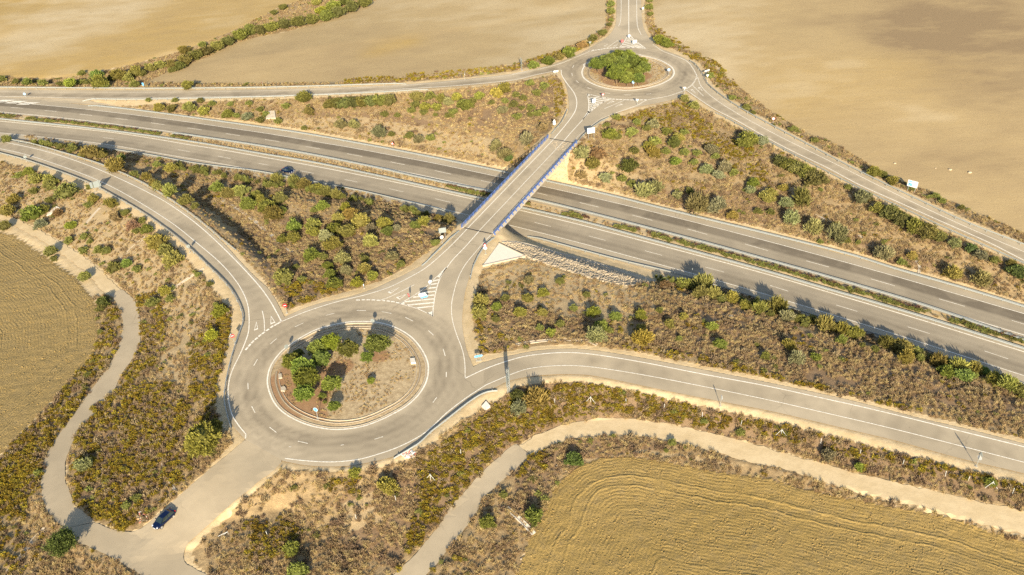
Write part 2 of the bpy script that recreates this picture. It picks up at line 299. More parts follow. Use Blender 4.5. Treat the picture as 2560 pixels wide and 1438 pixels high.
VEG = {
 'V1': [(300,266),(640,250),(840,243),(990,236),(1140,222),(1280,210),(1390,186),(1408,212),(1416,240),(1416,268),(1404,290),(1390,310),(1372,332),(1300,418),(1261,418),(1140,396),(1015,371),(915,352),(765,325),(640,306),(430,282)],
 'V2': [(1456,352),(1490,320),(1530,297),(1600,276),(1660,262),(1710,245),(1740,258),(1790,292),(1850,322),(1920,360),(1980,392),(2060,434),(2145,478),(2240,522),(2343,570),(2455,620),(2600,680),(2600,770),(2408,708),(2245,663),(2120,624),(1920,574),(1680,517),(1530,479),(1420,452),(1420,400)],
 'V3': [(60,352),(150,376),(250,405),(360,452),(450,508),(510,555),(570,605),(610,645),(660,700),(705,765),(722,775),(800,748),(870,728),(940,706),(1005,676),(1055,640),(1100,605),(1140,570),(1138,545),(1050,530),(990,505),(890,477),(760,455),(640,432),(500,413),(376,392),(250,372),(190,356),(60,338)],
 'V4': [(1200,690),(1207,674),(1320,648),(1400,675),(1470,695),(1568,722),(1640,706),(1731,697),(1793,716),(1970,771),(2153,828),(2283,867),(2371,900),(2496,942),(2600,975),(2600,1106),(2436,1068),(2296,1034),(2120,990),(1920,946),(1730,908),(1580,878),(1480,865),(1405,861),(1330,868),(1260,880),(1206,888),(1192,850),(1182,795),(1186,745)],
 'V5': [(-80,395),(0,405),(70,422),(150,450),(215,478),(280,512),(345,548),(415,598),(460,640),(505,690),(545,740),(572,780),(574,820),(566,870),(550,930),(538,970),(538,1010),(548,1060),(588,1102),(513,1180),(450,1235),(410,1270),(376,1300),(350,1322),(320,1330),(275,1320),(240,1303),(213,1281),(192,1264),(177,1233),(167,1203),(165,1165),(177,1123),(200,1078),(242,1030),(285,980),(308,932),(335,895),(350,870),(353,832),(350,782),(335,748),(300,716),(240,660),(200,630),(150,600),(100,572),(50,548),(-80,520)],
 'V6': [(240,742),(262,738),(284,746),(296,772),(308,803),(305,828),(295,875),(275,910),(245,953),(212,995),(182,1040),(152,1080),(124,1120),(109,1153),(101,1203),(103,1238),(116,1273),(138,1301),(160,1321),(186,1351),(224,1369),(275,1392),(325,1422),(420,1490),(420,1560),(-260,1560),(-260,1330),(0,1140),(33,1102),(58,1080),(88,1050),(125,1010),(163,972),(190,937),(220,907),(238,872),(244,838),(242,795)],
 'V7': [(560,1300),(640,1228),(700,1172),(765,1176),(828,1182),(890,1178),(960,1168),(1020,1148),(1080,1108),(1140,1064),(1190,1030),(1240,1002),(1290,968),(1360,956),(1455,956),(1530,968),(1656,996),(1780,1020),(1920,1052),(2020,1078),(2130,1104),(2240,1132),(2400,1172),(2600,1222),(2600,1288),(2370,1235),(2245,1206),(2145,1184),(2032,1152),(1920,1121),(1830,1095),(1743,1074),(1655,1057),(1580,1047),(1505,1046),(1430,1057),(1357,1080),(1295,1112),(1280,1112),(1211,1175),(1166,1225),(1128,1265),(1095,1318),(1065,1353),(1033,1393),(983,1438),(930,1560),(560,1560),(524,1440),(482,1408),(484,1378),(510,1345)],
 'V8': [(1065,1438),(1115,1381),(1155,1331),(1195,1276),(1204,1251),(1241,1216),(1280,1182),(1308,1156),(1325,1141),(1362,1121),(1430,1099),(1505,1090),(1605,1092),(1705,1111),(1780,1128),(1856,1151),(1920,1165),(1982,1180),(2070,1211),(2145,1234),(2270,1264),(2371,1292),(2471,1319),(2600,1352),(2600,1372),(2471,1326),(2370,1294),(2245,1271),(2120,1248),(1995,1220),(1920,1198),(1780,1179),(1668,1156),(1580,1141),(1493,1148),(1435,1173),(1388,1218),(1368,1262),(1360,1290),(1333,1328),(1312,1378),(1290,1438),(1270,1560),(980,1560)],
 'V9': [(-200,192),(0,192),(100,198),(175,194),(225,184),(325,164),(376,150),(438,133),(513,108),(576,81),(640,49),(690,23),(752,0),(900,-100),(1000,-100),(943,0),(890,24),(815,52),(715,79),(640,93),(576,112),(526,140),(451,168),(401,188),(371,204),(430,208),(640,209),(840,207),(965,197),(1140,186),(1280,162),(1283,178),(1140,196),(1010,206),(840,212),(640,216),(360,218),(0,215),(-200,214)],
 'V10': [(1280,162),(1380,133),(1455,103),(1493,84),(1515,62),(1518,-60),(1536,-60),(1535,50),(1530,68),(1512,90),(1472,116),(1440,130),(1380,154),(1280,178)],
 'V11': [(1612,-60),(1612,10),(1614,60),(1628,92),(1655,112),(1705,131),(1740,150),(1762,172),(1778,205),(1812,234),(1860,266),(1922,302),(2022,356),(2106,400),(2195,444),(2297,492),(2422,550),(2620,632),(2620,608),(2560,584),(2496,554),(2421,524),(2346,489),(2270,459),(2220,440),(2170,413),(2135,387),(2083,359),(1995,322),(1920,273),(1881,245),(1851,219),(1813,190),(1781,161),(1706,121),(1668,95),(1636,62),(1629,0),(1629,-60)],
}
YEL = [[(1540,300),(1620,276),(1700,255),(1760,300),(1850,360),(1800,395),(1700,335),(1600,320)],[(1740,330),(1880,370),(1960,470),(1900,470),(1800,400)],
 [(338,735),(400,735),(420,800),(400,900),(330,960),(240,1060),(210,1100),(285,985),(333,900),(353,850)],[(480,850),(560,760),(575,830),(555,920),(538,1010),(545,1080),(500,1060),(470,960)],[(230,1020),(330,950),(430,960),(500,1040),(480,1190),(400,1260),(330,1322),(240,1300),(185,1240),(170,1120)],
 [(555,760),(575,770),(578,830),(560,900),(540,960),(530,880),(545,800)],[(280,745),(308,800),(295,875),(212,995),(150,1080),(104,1180),(100,1240),(60,1250),(70,1100),(163,972),(235,880),(262,800)],
 [(0,1150),(80,1060),(100,1130),(60,1250),(0,1300)],[(180,1250),(240,1300),(320,1335),(300,1300),(220,1250)],
 [(1040,1160),(1180,1060),(1280,990),(1440,960),(1560,975),(1700,1010),(1900,1060),(1900,1090),(1700,1060),(1560,1035),(1430,1045),(1350,1075),(1270,1110),(1160,1225),(1060,1350),(1000,1400),(1040,1270)],
 [(1900,1050),(2200,1125),(2560,1215),(2560,1240),(2240,1170),(1900,1090)],[(820,1205),(900,1190),(915,1240),(830,1240)],[(600,1300),(700,1290),(760,1330),(700,1400),(620,1400)],
 [(1190,800),(1290,860),(1240,885),(1200,880),(1185,840)],[(700,715),(780,700),(860,725),(790,750),(725,773)],
 [(1545,860),(1760,895),(1920,935),(2300,1025),(2300,1035),(1920,946),(1730,908),(1560,872)],[(1320,1140),(1400,1110),(1385,1180),(1320,1180),(1285,1200)],
 [(1640,62),(1720,120),(1790,155),(1850,215),(1800,215),(1760,165),(1660,110),(1625,70)],[(1280,165),(1450,108),(1480,115),(1380,150),(1280,178)],[(860,200),(1280,165),(1280,178),(1010,205),(860,211)],
 [(1340,230),(1395,190),(1412,240),(1400,290),(1390,300),(1385,240)],[(-60,1180),(60,1180),(70,1438),(20,1438)],[(0,300),(0,0),(1,1)]]
BROWN = [[(1080,240),(1390,200),(1400,300),(1200,330),(1080,290)],[(770,280),(1000,285),(1100,310),(900,330),(780,310)],[(1600,480),(1900,470),(2000,560),(1850,560),(1650,520)],
 [(1560,740),(1800,760),(2560,1000),(2560,1070),(1920,930),(1600,860)],[(1200,720),(1300,850),(1560,860),(1480,770),(1330,760)],[(640,560),(760,650),(800,740),(720,770),(640,650),(560,570)],
 [(700,540),(1050,560),(1130,600),(1000,670),(850,720),(740,700)],[(840,1240),(1050,1180),(1100,1250),(1000,1400),(850,1400)],[(240,1020),(450,980),(500,1080),(330,1320),(180,1240),(200,1100)],
 [(2000,540),(2300,640),(2500,720),(2200,640)],[(1280,965),(1440,955),(1560,970),(1900,1050),(2560,1210),(2560,1270),(2245,1200),(1900,1110),(1580,1045),(1430,1055),(1290,1108),(1170,1215),(1060,1350),(1040,1240),(1180,1060)],[(1290,1130),(1500,1095),(1700,1115),(1600,1135),(1430,1150),(1350,1230),(1290,1300)]]
PALE = [[(1205,690),(1320,650),(1420,685),(1560,722),(1640,745),(1640,790),(1500,800),(1380,790),(1300,760),(1210,740)],[(390,760),(520,760),(540,860),(470,960),(400,950)],[(0,420),(280,520),(420,600),(520,720),(420,800),(300,700),(150,590),(0,520)],[(850,1260),(930,1230),(960,1300),(860,1340)],
 [(640,300),(900,290),(1260,350),(1260,400),(900,340)],[(1460,380),(1600,440),(1680,500),(1500,460),(1430,440)],[(1380,205),(1405,200),(1418,250),(1400,300),(1385,300)],[(1390,1180),(1600,1120),(1900,1170),(1600,1135),(1450,1150)]]

def dens(poly, n=4):
    a = np.array(poly, float); out = []
    for p, q in zip(a, np.roll(a, -1, 0)):
        k = max(1, int(np.hypot(*(q - p)) / 60))
        out += [p + (q - p) * t / k for t in range(k)]
    return np.array(out)
def wp(poly): return G(dens(poly))[:, :2]
def inside(X, Y, pl):
    c = np.zeros(X.shape, bool)
    for (x1, y1), (x2, y2) in zip(pl, np.roll(pl, -1, 0)):
        if y1 == y2: continue
        m = ((y1 > Y) != (y2 > Y)) & (X < (x2 - x1) * (Y - y1) / (y2 - y1) + x1); c ^= m
    return c
def vnoise(X, Y, s, seed):
    r = np.random.default_rng(seed).random((256, 256)); x = (X / s) % 256; y = (Y / s) % 256
    i = x.astype(int); j = y.astype(int); a = x - i; b = y - j; a = a*a*(3-2*a); b = b*b*(3-2*b)
    return r[j,i]*(1-a)*(1-b) + r[j,(i+1)%256]*a*(1-b) + r[(j+1)%256,i]*(1-a)*b + r[(j+1)%256,(i+1)%256]*a*b

# ---------------------------------------------------------------- ground sheet
def axis(segs):
    out = [segs[0][0]]
    for a, b, s in segs:
        n = max(1, round((b - a) / s)); out += [a + (b - a) * (i + 1) / n for i in range(n)]
    return np.array(out)
xs = axis([(-4000,-1500,500),(-1500,-400,100),(-400,-290,12),(-290,-110,1.3),(-110,130,.6),(130,300,1.2),(300,400,12),(400,1500,100),(1500,4000,500)])
ys = axis([(-1500,-100,200),(-100,60,16),(60,76,2),(76,200,.5),(200,320,.85),(320,500,1.5),(500,700,14),(700,1500,80),(1500,6000,500)])
XX, YY = np.meshgrid(xs, ys); ZZ = h(XX, YY)
FAw, FBw, FCw, FDw, FEw = map(wp, (FA, FB, FC, FD, FE))
VEGw = {k: wp(v) for k, v in VEG.items()}
sub = (slice(np.searchsorted(ys, 70), np.searchsorted(ys, 500)), slice(np.searchsorted(xs, -295), np.searchsorted(xs, 335)))
Xs, Ys = XX[sub], YY[sub]
def rast(pl):
    o = np.zeros(XX.shape, bool)
    x0, y0 = pl.min(0) - 1; x1, y1 = pl.max(0) + 1
    i0, i1 = np.searchsorted(xs, [x0, x1]); j0, j1 = np.searchsorted(ys, [y0, y1])
    o[j0:j1, i0:i1] = inside(XX[j0:j1, i0:i1], YY[j0:j1, i0:i1], pl); return o
mA, mB, mC, mD, mE = map(rast, (FAw, FBw, FCw, FDw, FEw))
mVeg = np.zeros(XX.shape, bool)
for v in VEGw.values(): mVeg |= rast(v)
mBrown = np.zeros(XX.shape, bool); mPale = mBrown.copy(); mYel = mBrown.copy()
for p in BROWN: mBrown |= rast(wp(p))
for p in PALE: mPale |= rast(wp(p))
for p in YEL[:-1]: mYel |= rast(wp(p))
outer = (XX < -295) | (XX > 335) | (YY > 500) | (YY < 70)
outf = outer & ~(mA | mB | mC | mD | mE)
sand = ~(mVeg | mA | mB | mC | mD | mE | outf)
# island discs
def ring_d(c): return np.hypot(XX - c[0], YY - c[1])
d1, d2 = ring_d(RC1), ring_d(RC2)
isl = (d1 < RR1 - .3) | (d2 < RR2 - .3); sand &= ~isl
rust = np.zeros(XX.shape)
def blob(px, py, r, amt, arr, e=2.):
    x, y = G([(px, py)])[0][:2]; arr += amt * np.exp(-(((XX - x)**2 + (YY - y)**2) / r**2)**(e/2))
for q in [(735,935,4.5),(745,990,4.5),(760,1010,4),(700,960,3),(815,960,3),(860,915,2.5),(830,930,3),(950,890,2.5),(1500,175,4),(1530,195,5),(1560,207,6),(1590,210,5),(1612,190,3),(790,1000,3),(725,1010,4),(800,1040,2.)]: blob(*q, .9, rust, 4.)
gold = np.zeros(XX.shape); dark = np.zeros(XX.shape)
gold[mA] = .85; gold[mE] = .5
for q in [(200,30,40,-.4),(90,110,30,-.5),(420,150,25,-.3),(330,20,26,-.35),(600,20,26,-.35)]: blob(*q, gold)
for q in [(980,112,9,.55),(935,132,6,.5),(1030,102,6,.4),(1960,250,22,.25),(2310,170,20,.3),(2080,210,25,.15)]: blob(*q, gold)
for q in [(2400,40,34,.6),(2560,100,40,.65),(2350,110,12,.25),(2250,60,9,.25),(2230,120,7,.3),(2420,200,12,.25),(2480,1430,22,.55),(2250,1400,18,.35),(2560,1400,18,.4),(2300,25,25,.45),(2560,260,40,.35),(2200,300,20,.18),(2480,430,20,.25),(2060,60,25,.15),(860,150,30,.25),(1150,140,30,.15),(720,120,24,.25),(520,180,24,.2),(2350,380,18,.2),(1900,120,22,.1),(2270,100,16,.3),(2500,330,20,.2)]: blob(*q, dark)
for q in [(2330,290,16,-.5),(1700,60,25,-.4),(1440,60,25,-.35),(1300,120,14,-.25),(200,30,26,-.5),(90,110,22,-.5),(420,150,14,-.3),(1900,150,24,-.25),(1100,40,22,-.2),(2150,440,10,-.2)]: blob(*q, dark)
dark[mD] += .25
dark += .42 * (vnoise(XX, YY * 1.8, 24, 31) - .5) + .34 * (vnoise(XX, YY * 2, 7, 32) - .5)
def topl(pl): return np.c_[pl, np.zeros(len(pl))]
fur = np.full(XX.shape, 50.)
dE, _ = seg_dist(XX, YY, topl(FEw[1:int(len(FEw)*.72)])); dD, _ = seg_dist(XX, YY, topl(FDw[2:-3]))
fur = np.where(mD, dD, dE)
plough = (mD | mE).astype(float)
# clods and furrows are real relief, small next to the grid
wob = 1.2 * vnoise(XX, YY, 6, 5)
ZZ = ZZ + np.where(mE | mD, .018 * np.sin(2*np.pi*(fur + wob) / 2.3) + .10 * (vnoise(XX, YY, .7, 9) - .5) * 2 + .10 * (vnoise(XX, YY, 1.7, 19) - .5) + np.where(mE, sum(.07 * np.exp(-((fur + .35*wob - q)/.42)**2) for q in (4.6, 6.6, 22.)), 0), 0)
ZZ = ZZ + np.where(mVeg, .22 * (vnoise(XX, YY, 2.6, 11) - .5) + .12 * (vnoise(XX, YY, .9, 12) - .5), 0)
ZZ = ZZ + np.where(isl, .0, 0)
nx, ny = len(xs), len(ys)
me = bpy.data.meshes.new('ground'); me.vertices.add(nx*ny); me.vertices.foreach_set('co', np.stack([XX, YY, ZZ], -1).astype(np.float32).ravel())
idx = (np.arange(ny-1)[:,None]*nx + np.arange(nx-1)[None,:]).ravel(); q = np.stack([idx, idx+1, idx+nx+1, idx+nx], 1)
me.loops.add(q.size); me.loops.foreach_set('vertex_index', q.ravel().astype(np.int32)); me.polygons.add(len(q))
me.polygons.foreach_set('loop_start', (np.arange(len(q))*4).astype(np.int32)); me.polygons.foreach_set('loop_total', np.full(len(q), 4, np.int32))
me.polygons.foreach_set('use_smooth', np.ones(len(q), bool)); me.update(); me.validate()
def putc(name, a, b, c, d):
    t = me.color_attributes.new(name, 'FLOAT_COLOR', 'POINT'); t.data.foreach_set('color', np.stack([a, b, c, d], -1).astype(np.float32).ravel())
f1 = lambda m: m.astype(float)
putc('mk', f1(sand), plough, f1(mA | mB | mC | outf), rust)
putc('mk2', gold, dark, f1(mPale) + f1(isl), fur)
putc('mk3', f1(mBrown), f1(mYel), f1(isl), f1(mVeg))
ground = bpy.data.objects.new('ground', me); COL.objects.link(ground); tag(ground, kind='structure')

def ground_mat():
    m, nt, b = newmat('ground_soil', .97, .08); t = NT(nt)
    def sep(n):
        a = t.attr(n); s = t.n('ShaderNodeSeparateColor'); t.put(s.inputs[0], a.outputs['Color']); return s.outputs[0], s.outputs[1], s.outputs[2], a.outputs['Alpha']
    sand, plo, fld, rust = sep('mk'); gold, dark, pale, fur = sep('mk2'); brn, yel, isl, veg = sep('mk3')
    n1 = t.noise(.9, 5, .7); n2 = t.noise(.12, 4, .6); n3 = t.noise(4.5, 4, .75); n4 = t.noise(14., 2, .6); edge = t.noise(1.3, 5, .75)
    def edged(mk, w=.55): return t.ramp(t.math('ADD', mk, t.math('MULTIPLY', t.math('SUBTRACT', edge, .5), w)), .42, .58)
    # dry scrub ground
    c = t.mix(t.ramp(n1, .3, .7), rgb((.21,.145,.075)), rgb((.38,.27,.14)))
    c = t.mix(t.math('MULTIPLY', t.ramp(n2, .35, .65), .35), c, rgb((.46,.33,.17)))
    c = t.mix(t.math('MULTIPLY', t.ramp(t.math('ADD', brn, t.math('MULTIPLY', t.math('SUBTRACT', n1, .5), 1.2)), .3, .8), .72), c, t.mix(n3, rgb((.15,.095,.055)), rgb((.30,.195,.115))))
    c = t.mix(t.math('MULTIPLY', t.ramp(n3, .5, .75), .5), c, rgb((.13,.09,.055)))
    c = t.mix(t.math('MULTIPLY', t.ramp(t.math('ADD', pale, t.math('MULTIPLY', t.math('SUBTRACT', n1, .5), 1.2)), .4, .9), .8), c, t.mix(t.ramp(n3, .3, .7), rgb((.34,.245,.13)), rgb((.51,.385,.215))))
    # smooth stubble fields
    st = t.noise(1., 5, .7, t.mapping((.10,.9,1), (0,0,R(-4)))); st2 = t.noise(1., 4, .7, t.mapping((.5,5.,1), (0,0,R(3))))
    fc = t.mix(gold, rgb((.42,.305,.15)), rgb((.435,.28,.072)))
    fc = t.mix(t.math('MULTIPLY', t.ramp(st, .35, .7), .30), fc, rgb((.50,.375,.20)))
    fc = t.mix(t.math('MULTIPLY', t.ramp(st2, .45, .75), .3), fc, rgb((.36,.275,.16)))
    rw = t.n('ShaderNodeTexWave', wave_type='BANDS', bands_direction='Y'); t.put(rw.inputs['Vector'], t.mapping((1,1,1), (0,0,R(8)))); rw.inputs['Scale'].default_value = .42; rw.inputs['Distortion'].default_value = 5.; rw.inputs['Detail'].default_value = 3; rw.inputs['Detail Scale'].default_value = .35
    fc = t.mix(t.math('MULTIPLY', t.ramp(rw.outputs['Fac'], .3, .9), t.ramp(t.noise(.03, 3), .35, .65, .05, .22)), fc, rgb((.32,.235,.125)))
    fc = t.mix(t.math('MULTIPLY', t.ramp(t.noise(2.2, 3, .7, t.mapping((.6,1.4,1))), .60, .72), .45), fc, rgb((.60,.47,.27)))
    fc = t.mix(t.math('MULTIPLY', dark, t.ramp(t.noise(.05, 5, .7, t.mapping((.7,1.6,1), (0,0,R(12)))), .25, .7, .35, 1.1)), fc, rgb((.255,.18,.10)))
    fc = t.mix(t.math('MULTIPLY', dark, -1.3, clamp=True), fc, rgb((.56,.45,.28)))
    fc = t.mix(t.math('MULTIPLY', t.ramp(t.noise(.55, 5, .75, t.mapping((.7,1.8,1))), .50, .68), .30), fc, rgb((.29,.205,.11)))
    fc = t.mix(t.math('MULTIPLY', t.ramp(n3, .47, .68), .55), fc, rgb((.27,.19,.10)))
    c = t.mix(edged(fld), c, fc)
    ic = t.mix(t.ramp(n1, .32, .68), rgb((.33,.24,.135)), rgb((.52,.40,.235))); ic = t.mix(t.math('MULTIPLY', t.ramp(n3, .48, .7), .6), ic, rgb((.20,.145,.085)))
    c = t.mix(isl, c, ic)
    # ploughed soil
    w = t.math('ADD', fur, t.math('MULTIPLY', t.noise(.25, 3, .6), 1.6)); fw = t.math('SINE', t.math('MULTIPLY', w, 2*math.pi/.72)); fw2 = t.math('SINE', t.math('MULTIPLY', w, 2*math.pi/3.4))
    clod = t.noise(2.2, 5, .8); clod2 = t.noise(6., 3, .7)
    pc = t.mix(gold, rgb((.32,.225,.09)), rgb((.345,.225,.058)))
    pc = t.mix(t.ramp(t.noise(.05, 4, .6), .35, .7, 0, .35), pc, rgb((.38,.265,.105)))
    pc = t.mix(t.ramp(t.noise(1., 4, .6, t.mapping((.6,.6,1))), .45, .75, 0, .35), pc, rgb((.27,.205,.11)))
    pc = t.mix(t.math('MULTIPLY', t.ramp(clod, .54, .66), .75), pc, rgb((.15,.11,.06)))
    c = t.mix(edged(plo, .7), c, pc)
    # bare verge
    sc = t.mix(t.ramp(t.noise(.4, 5, .7), .3, .7), rgb((.47,.35,.19)), rgb((.56,.43,.255)))
    sc = t.mix(t.math('MULTIPLY', t.ramp(t.noise(1.8, 5, .75), .5, .72), .45), sc, rgb((.36,.25,.135)))
    c = t.mix(edged(sand, .95), c, sc)
    c = t.mix(t.math('MULTIPLY', t.ramp(t.math('ADD', rust, t.math('MULTIPLY', t.math('SUBTRACT', n1, .5), .9)), .35, .75), .75), c, t.mix(n3, rgb((.22,.105,.05)), rgb((.34,.19,.10))))
    t.put(b.inputs['Base Color'], c)
    pm = t.math('MULTIPLY', plo, 1.)
    hh = t.math('ADD', t.math('MULTIPLY', t.math('ADD', t.math('MULTIPLY', fw, t.ramp(t.noise(.35, 4, .7), .38, .68, .05, .30)), t.math('MULTIPLY', fw2, .05)), pm), t.math('MULTIPLY', clod, t.math('ADD', t.math('MULTIPLY', pm, 1.6), .35)))
    hh = t.math('ADD', hh, t.math('MULTIPLY', clod2, t.math('ADD', t.math('MULTIPLY', pm, .5), .15)))
    hh = t.math('ADD', hh, t.math('MULTIPLY', t.math('MULTIPLY', n3, veg), .6))
    for q_ in (4.4, 6.5, 21.): hh = t.math('ADD', hh, t.math('MULTIPLY', t.math('MULTIPLY', t.ramp(t.math('ABSOLUTE', t.math('SUBTRACT', w, q_ + .8)), .05, .38, 1, 0), pm), t.ramp(t.noise(.3, 2), .35, .65, .15, .9)))
    t.put(b.inputs['Normal'], t.bump(hh, .85, .22)); return m
me.materials.append(ground_mat())

# ---------------------------------------------------------------- paved surfaces
from mathutils.geometry import delaunay_2d_cdt
PAVED = []
def paved(name, poly, mat_, dz, step=1.6, wear=None, label=None, smooth_n=0, flat0=False, parent=None, world=False, hole=None):
    """outline (pixels or world) filled, draped on the ground at dz, with a 'wear' value per vertex"""
    W = np.array(poly, float)[:, :2] if world else G(poly)[:, :2]
    if mat_ is M_sand or mat_ is M_trk:      # worn, uneven edges
        W = resamp(np.c_[np.vstack([W, W[:1]]), np.zeros(len(W)+1)], .9)[:-1, :2]; am = .42 if mat_ is M_sand else .14
        W = W + am*2*np.c_[vnoise(W[:,0]+50, W[:,1], 1.1, 61)-.5, vnoise(W[:,0], W[:,1]+90, 1.1, 62)-.5]
    if not flat0: PAVED.append(W if hole is None else np.array(W))
    x0, y0 = W.min(0); x1, y1 = W.max(0)
    gxx, gyy = np.meshgrid(np.arange(x0, x1, step), np.arange(y0, y1, step)); gxx = gxx + (rng.random(gxx.shape)-.5)*step*.2; gyy = gyy + (rng.random(gyy.shape)-.5)*step*.2
    m = inside(gxx, gyy, W); dd, _ = seg_dist(gxx, gyy, topl(np.vstack([W, W[:1]]))); m &= dd > step*.35
    pts = [Vector((float(a), float(b))) for a, b in W] + [Vector((float(a), float(b))) for a, b in zip(gxx[m], gyy[m])]
    n = len(W); ed = [(i, (i+1) % n) for i in range(n)]
    if hole is not None:
        k0 = len(pts); pts += [Vector((float(a), float(b))) for a, b in hole]; k = len(hole); ed += [(k0+i, k0+(i+1) % k) for i in range(k)]
    v, e, f, *_ = delaunay_2d_cdt(pts, ed, [], 1, 1e-5)
    if hole is not None:
        cx = np.array([sum(v[i].x for i in q)/len(q) for q in f]); cy = np.array([sum(v[i].y for i in q)/len(q) for q in f]); ins = inside(cx, cy, hole); f = [q for q, t in zip(f, ins) if not t]
    X = np.array([q.x for q in v]); Y = np.array([q.y for q in v]); Zp = h(X, Y) + dz
    if flat0: Zp = np.zeros(len(X)) + dz
    o = mesh(name, np.c_[X, Y, Zp], f, mat_, parent)
    a = o.data.attributes.new('wear', 'FLOAT', 'POINT'); a.data.foreach_set('value', (wear(X, Y) if wear else np.zeros(len(X))).astype(np.float32))
    if not parent: tag(o, kind='structure')
    return o
def bump1(s, c, w): return np.exp(-((s - c) / w)**2)
def cross_wear(L, Rr, bands):
    Lw, Rw = topl(G(L)[:, :2]), topl(G(Rr)[:, :2])
    def f(X, Y):
        a, _ = seg_dist(X, Y, Lw); b, _ = seg_dist(X, Y, Rw); s = a / (a + b + 1e-6)
        return sum(k * bump1(s, c, w) for c, w, k in bands)
    return f
def offs(pl, o):
    d = np.gradient(pl[:, :2], axis=0); d /= np.linalg.norm(d, axis=1)[:, None]; n = np.c_[-d[:,1], d[:,0]]
    return np.c_[pl[:, :2] + n * o, pl[:, 2]]
def resamp(pl, s):
    d = np.r_[0, np.cumsum(np.linalg.norm(np.diff(pl[:, :2], axis=0), axis=1))]; t = np.linspace(0, d[-1], max(2, int(d[-1]/s)+1))
    return np.c_[[np.interp(t, d, pl[:, k]) for k in range(pl.shape[1])]].T
def carriage(name, cl, cols, mat_):
    cl = resamp(cl, 3.0); rows = [offs(cl, o) for o, w in cols]; n = len(cl); k = len(cols)
    V = np.stack(rows, 1).reshape(-1, 3); V[:,2] = ZM + .06; q = [(i*k+j, i*k+j+1, (i+1)*k+j+1, (i+1)*k+j) for i in range(n-1) for j in range(k-1)]
    o = mesh(name, V, [t[::-1] for t in q], mat_); a = o.data.attributes.new('wear', 'FLOAT', 'POINT'); a.data.foreach_set('value', np.tile([w for o_, w in cols], n).astype(np.float32))
    tag(o, kind='structure'); return o
# + offset is to the left of travel in +x (up in the picture)
road_UC = carriage('motorway_northern_carriageway', U2w, [(-5,0),(-4.1,0),(-3.8,.25),(-3.,.5),(-2.,.35),(-1,.5),(-.3,.35),(.3,.6),(1.0,1.25),(2.,1.15),(3.,1.3),(3.8,1.1),(4.2,.25),(4.6,.0),(7.1,0)], M_asphM)
road_LC = carriage('motorway_southern_carriageway', L2w, [(-7.1,0),(-4.4,.05),(-4,.35),(-3.2,.75),(-2.2,.55),(-1.2,.8),(-.3,.55),(.3,.35),(1.,.45),(2,.25),(3.,.35),(4.0,.1),(5.2,0)], M_asphM)

WL = [(-140,350),(0,378.5),(65,396),(150,425.5),(220,453),(275,481.5),(350.5,524.5),(425.6,577),(470.7,614.5),(520.8,662),(573.4,716),(600,768),(607,802.6)]
WRt = [(711.3,793.8),(690,752.5),(670,722),(640,695),(598,652),(561,611),(500,558),(435.6,511),(350.5,459.5),(250,416),(135,380),(60,359),(0,346),(-140,328)]
rampW = paved('western_slip_road', np.vstack([spl(WL, 4), spl(WRt, 4)]), M_asph, .060, wear=cross_wear(spl(WL,3), spl(WRt,3), [(.36,.07,.5),(.58,.07,.5)]))
SEu = [(1166,946),(1183.3,917.8),(1241,897.8),(1280,889.5),(1330,879.5),(1405,873),(1480,876.5),(1580.5,891.5),(1730.7,920),(1920,957.5),(2120,1000.4),(2295.6,1045.5),(2435.8,1078),(2560,1110.5),(2760,1163)]
SEl = [(2760,1236),(2560,1184.4),(2395.7,1145.6),(2245.5,1104),(2132.8,1077),(2020,1050),(1920,1027),(1780.8,1000.4),(1655.6,975.4),(1530.4,949),(1455,937),(1355,938.5),(1280,951),(1241,968),(1206,985),(1165,1010)]
rampSE = paved('eastern_slip_road', np.vstack([spl(SEu, 4), spl(SEl, 4)]), M_asph, .064, wear=cross_wear(spl(SEu,3), spl(SEl,3), [(.33,.06,.4),(.55,.06,.45),(.7,.05,.2)]))
NEl = [(1713,226.5),(1780.8,272.4),(1843,305),(1920,349.5),(1980,381),(2070,425),(2145,464),(2240.5,508),(2345.6,556),(2470.8,611),(2560,655.7),(2720,735)]
NEu = [(2720,690),(2560,615),(2420,560),(2295,503),(2193,454),(2105,410),(2018,365),(1920,313),(1856,278),(1808,246),(1775,219),(1758,198),(1742,170)]
rampNE = paved('northeastern_slip_road', np.vstack([spl(NEl, 4), spl(NEu, 4)]), M_asph, .060, wear=cross_wear(spl(NEl,3), spl(NEu,3), [(.28,.10,.6),(.5,.08,.5)]))
NWu = [(1443,137),(1380,161.5),(1280,184.5),(1140.8,200.3),(1015.6,211),(890,217.5),(640,223.5),(320,226),(0,223.5),(-140,222)]
NWl = [(-140,240),(0,243),(110,245),(218,248.5),(430,246.5),(640,243),(765,238.5),(890.4,233.5),(1015.6,224.8),(1140.8,216.8),(1280,203),(1342.6,189),(1402.7,176)]
rampNW = paved('northwestern_slip_road', np.vstack([spl(NWu, 4), spl(NWl, 4)]), M_asph, .060, step=2., wear=cross_wear(spl(NWu,3), spl(NWl,3), [(.62,.12,.9),(.8,.07,.5)]))
gore = paved('merge_paving', [(-140,240),(0,243),(110,245.5),(218,249),(240,256),(300,266),(240,262),(120,256),(0,249),(-140,243)], M_asph, .050, step=2.)

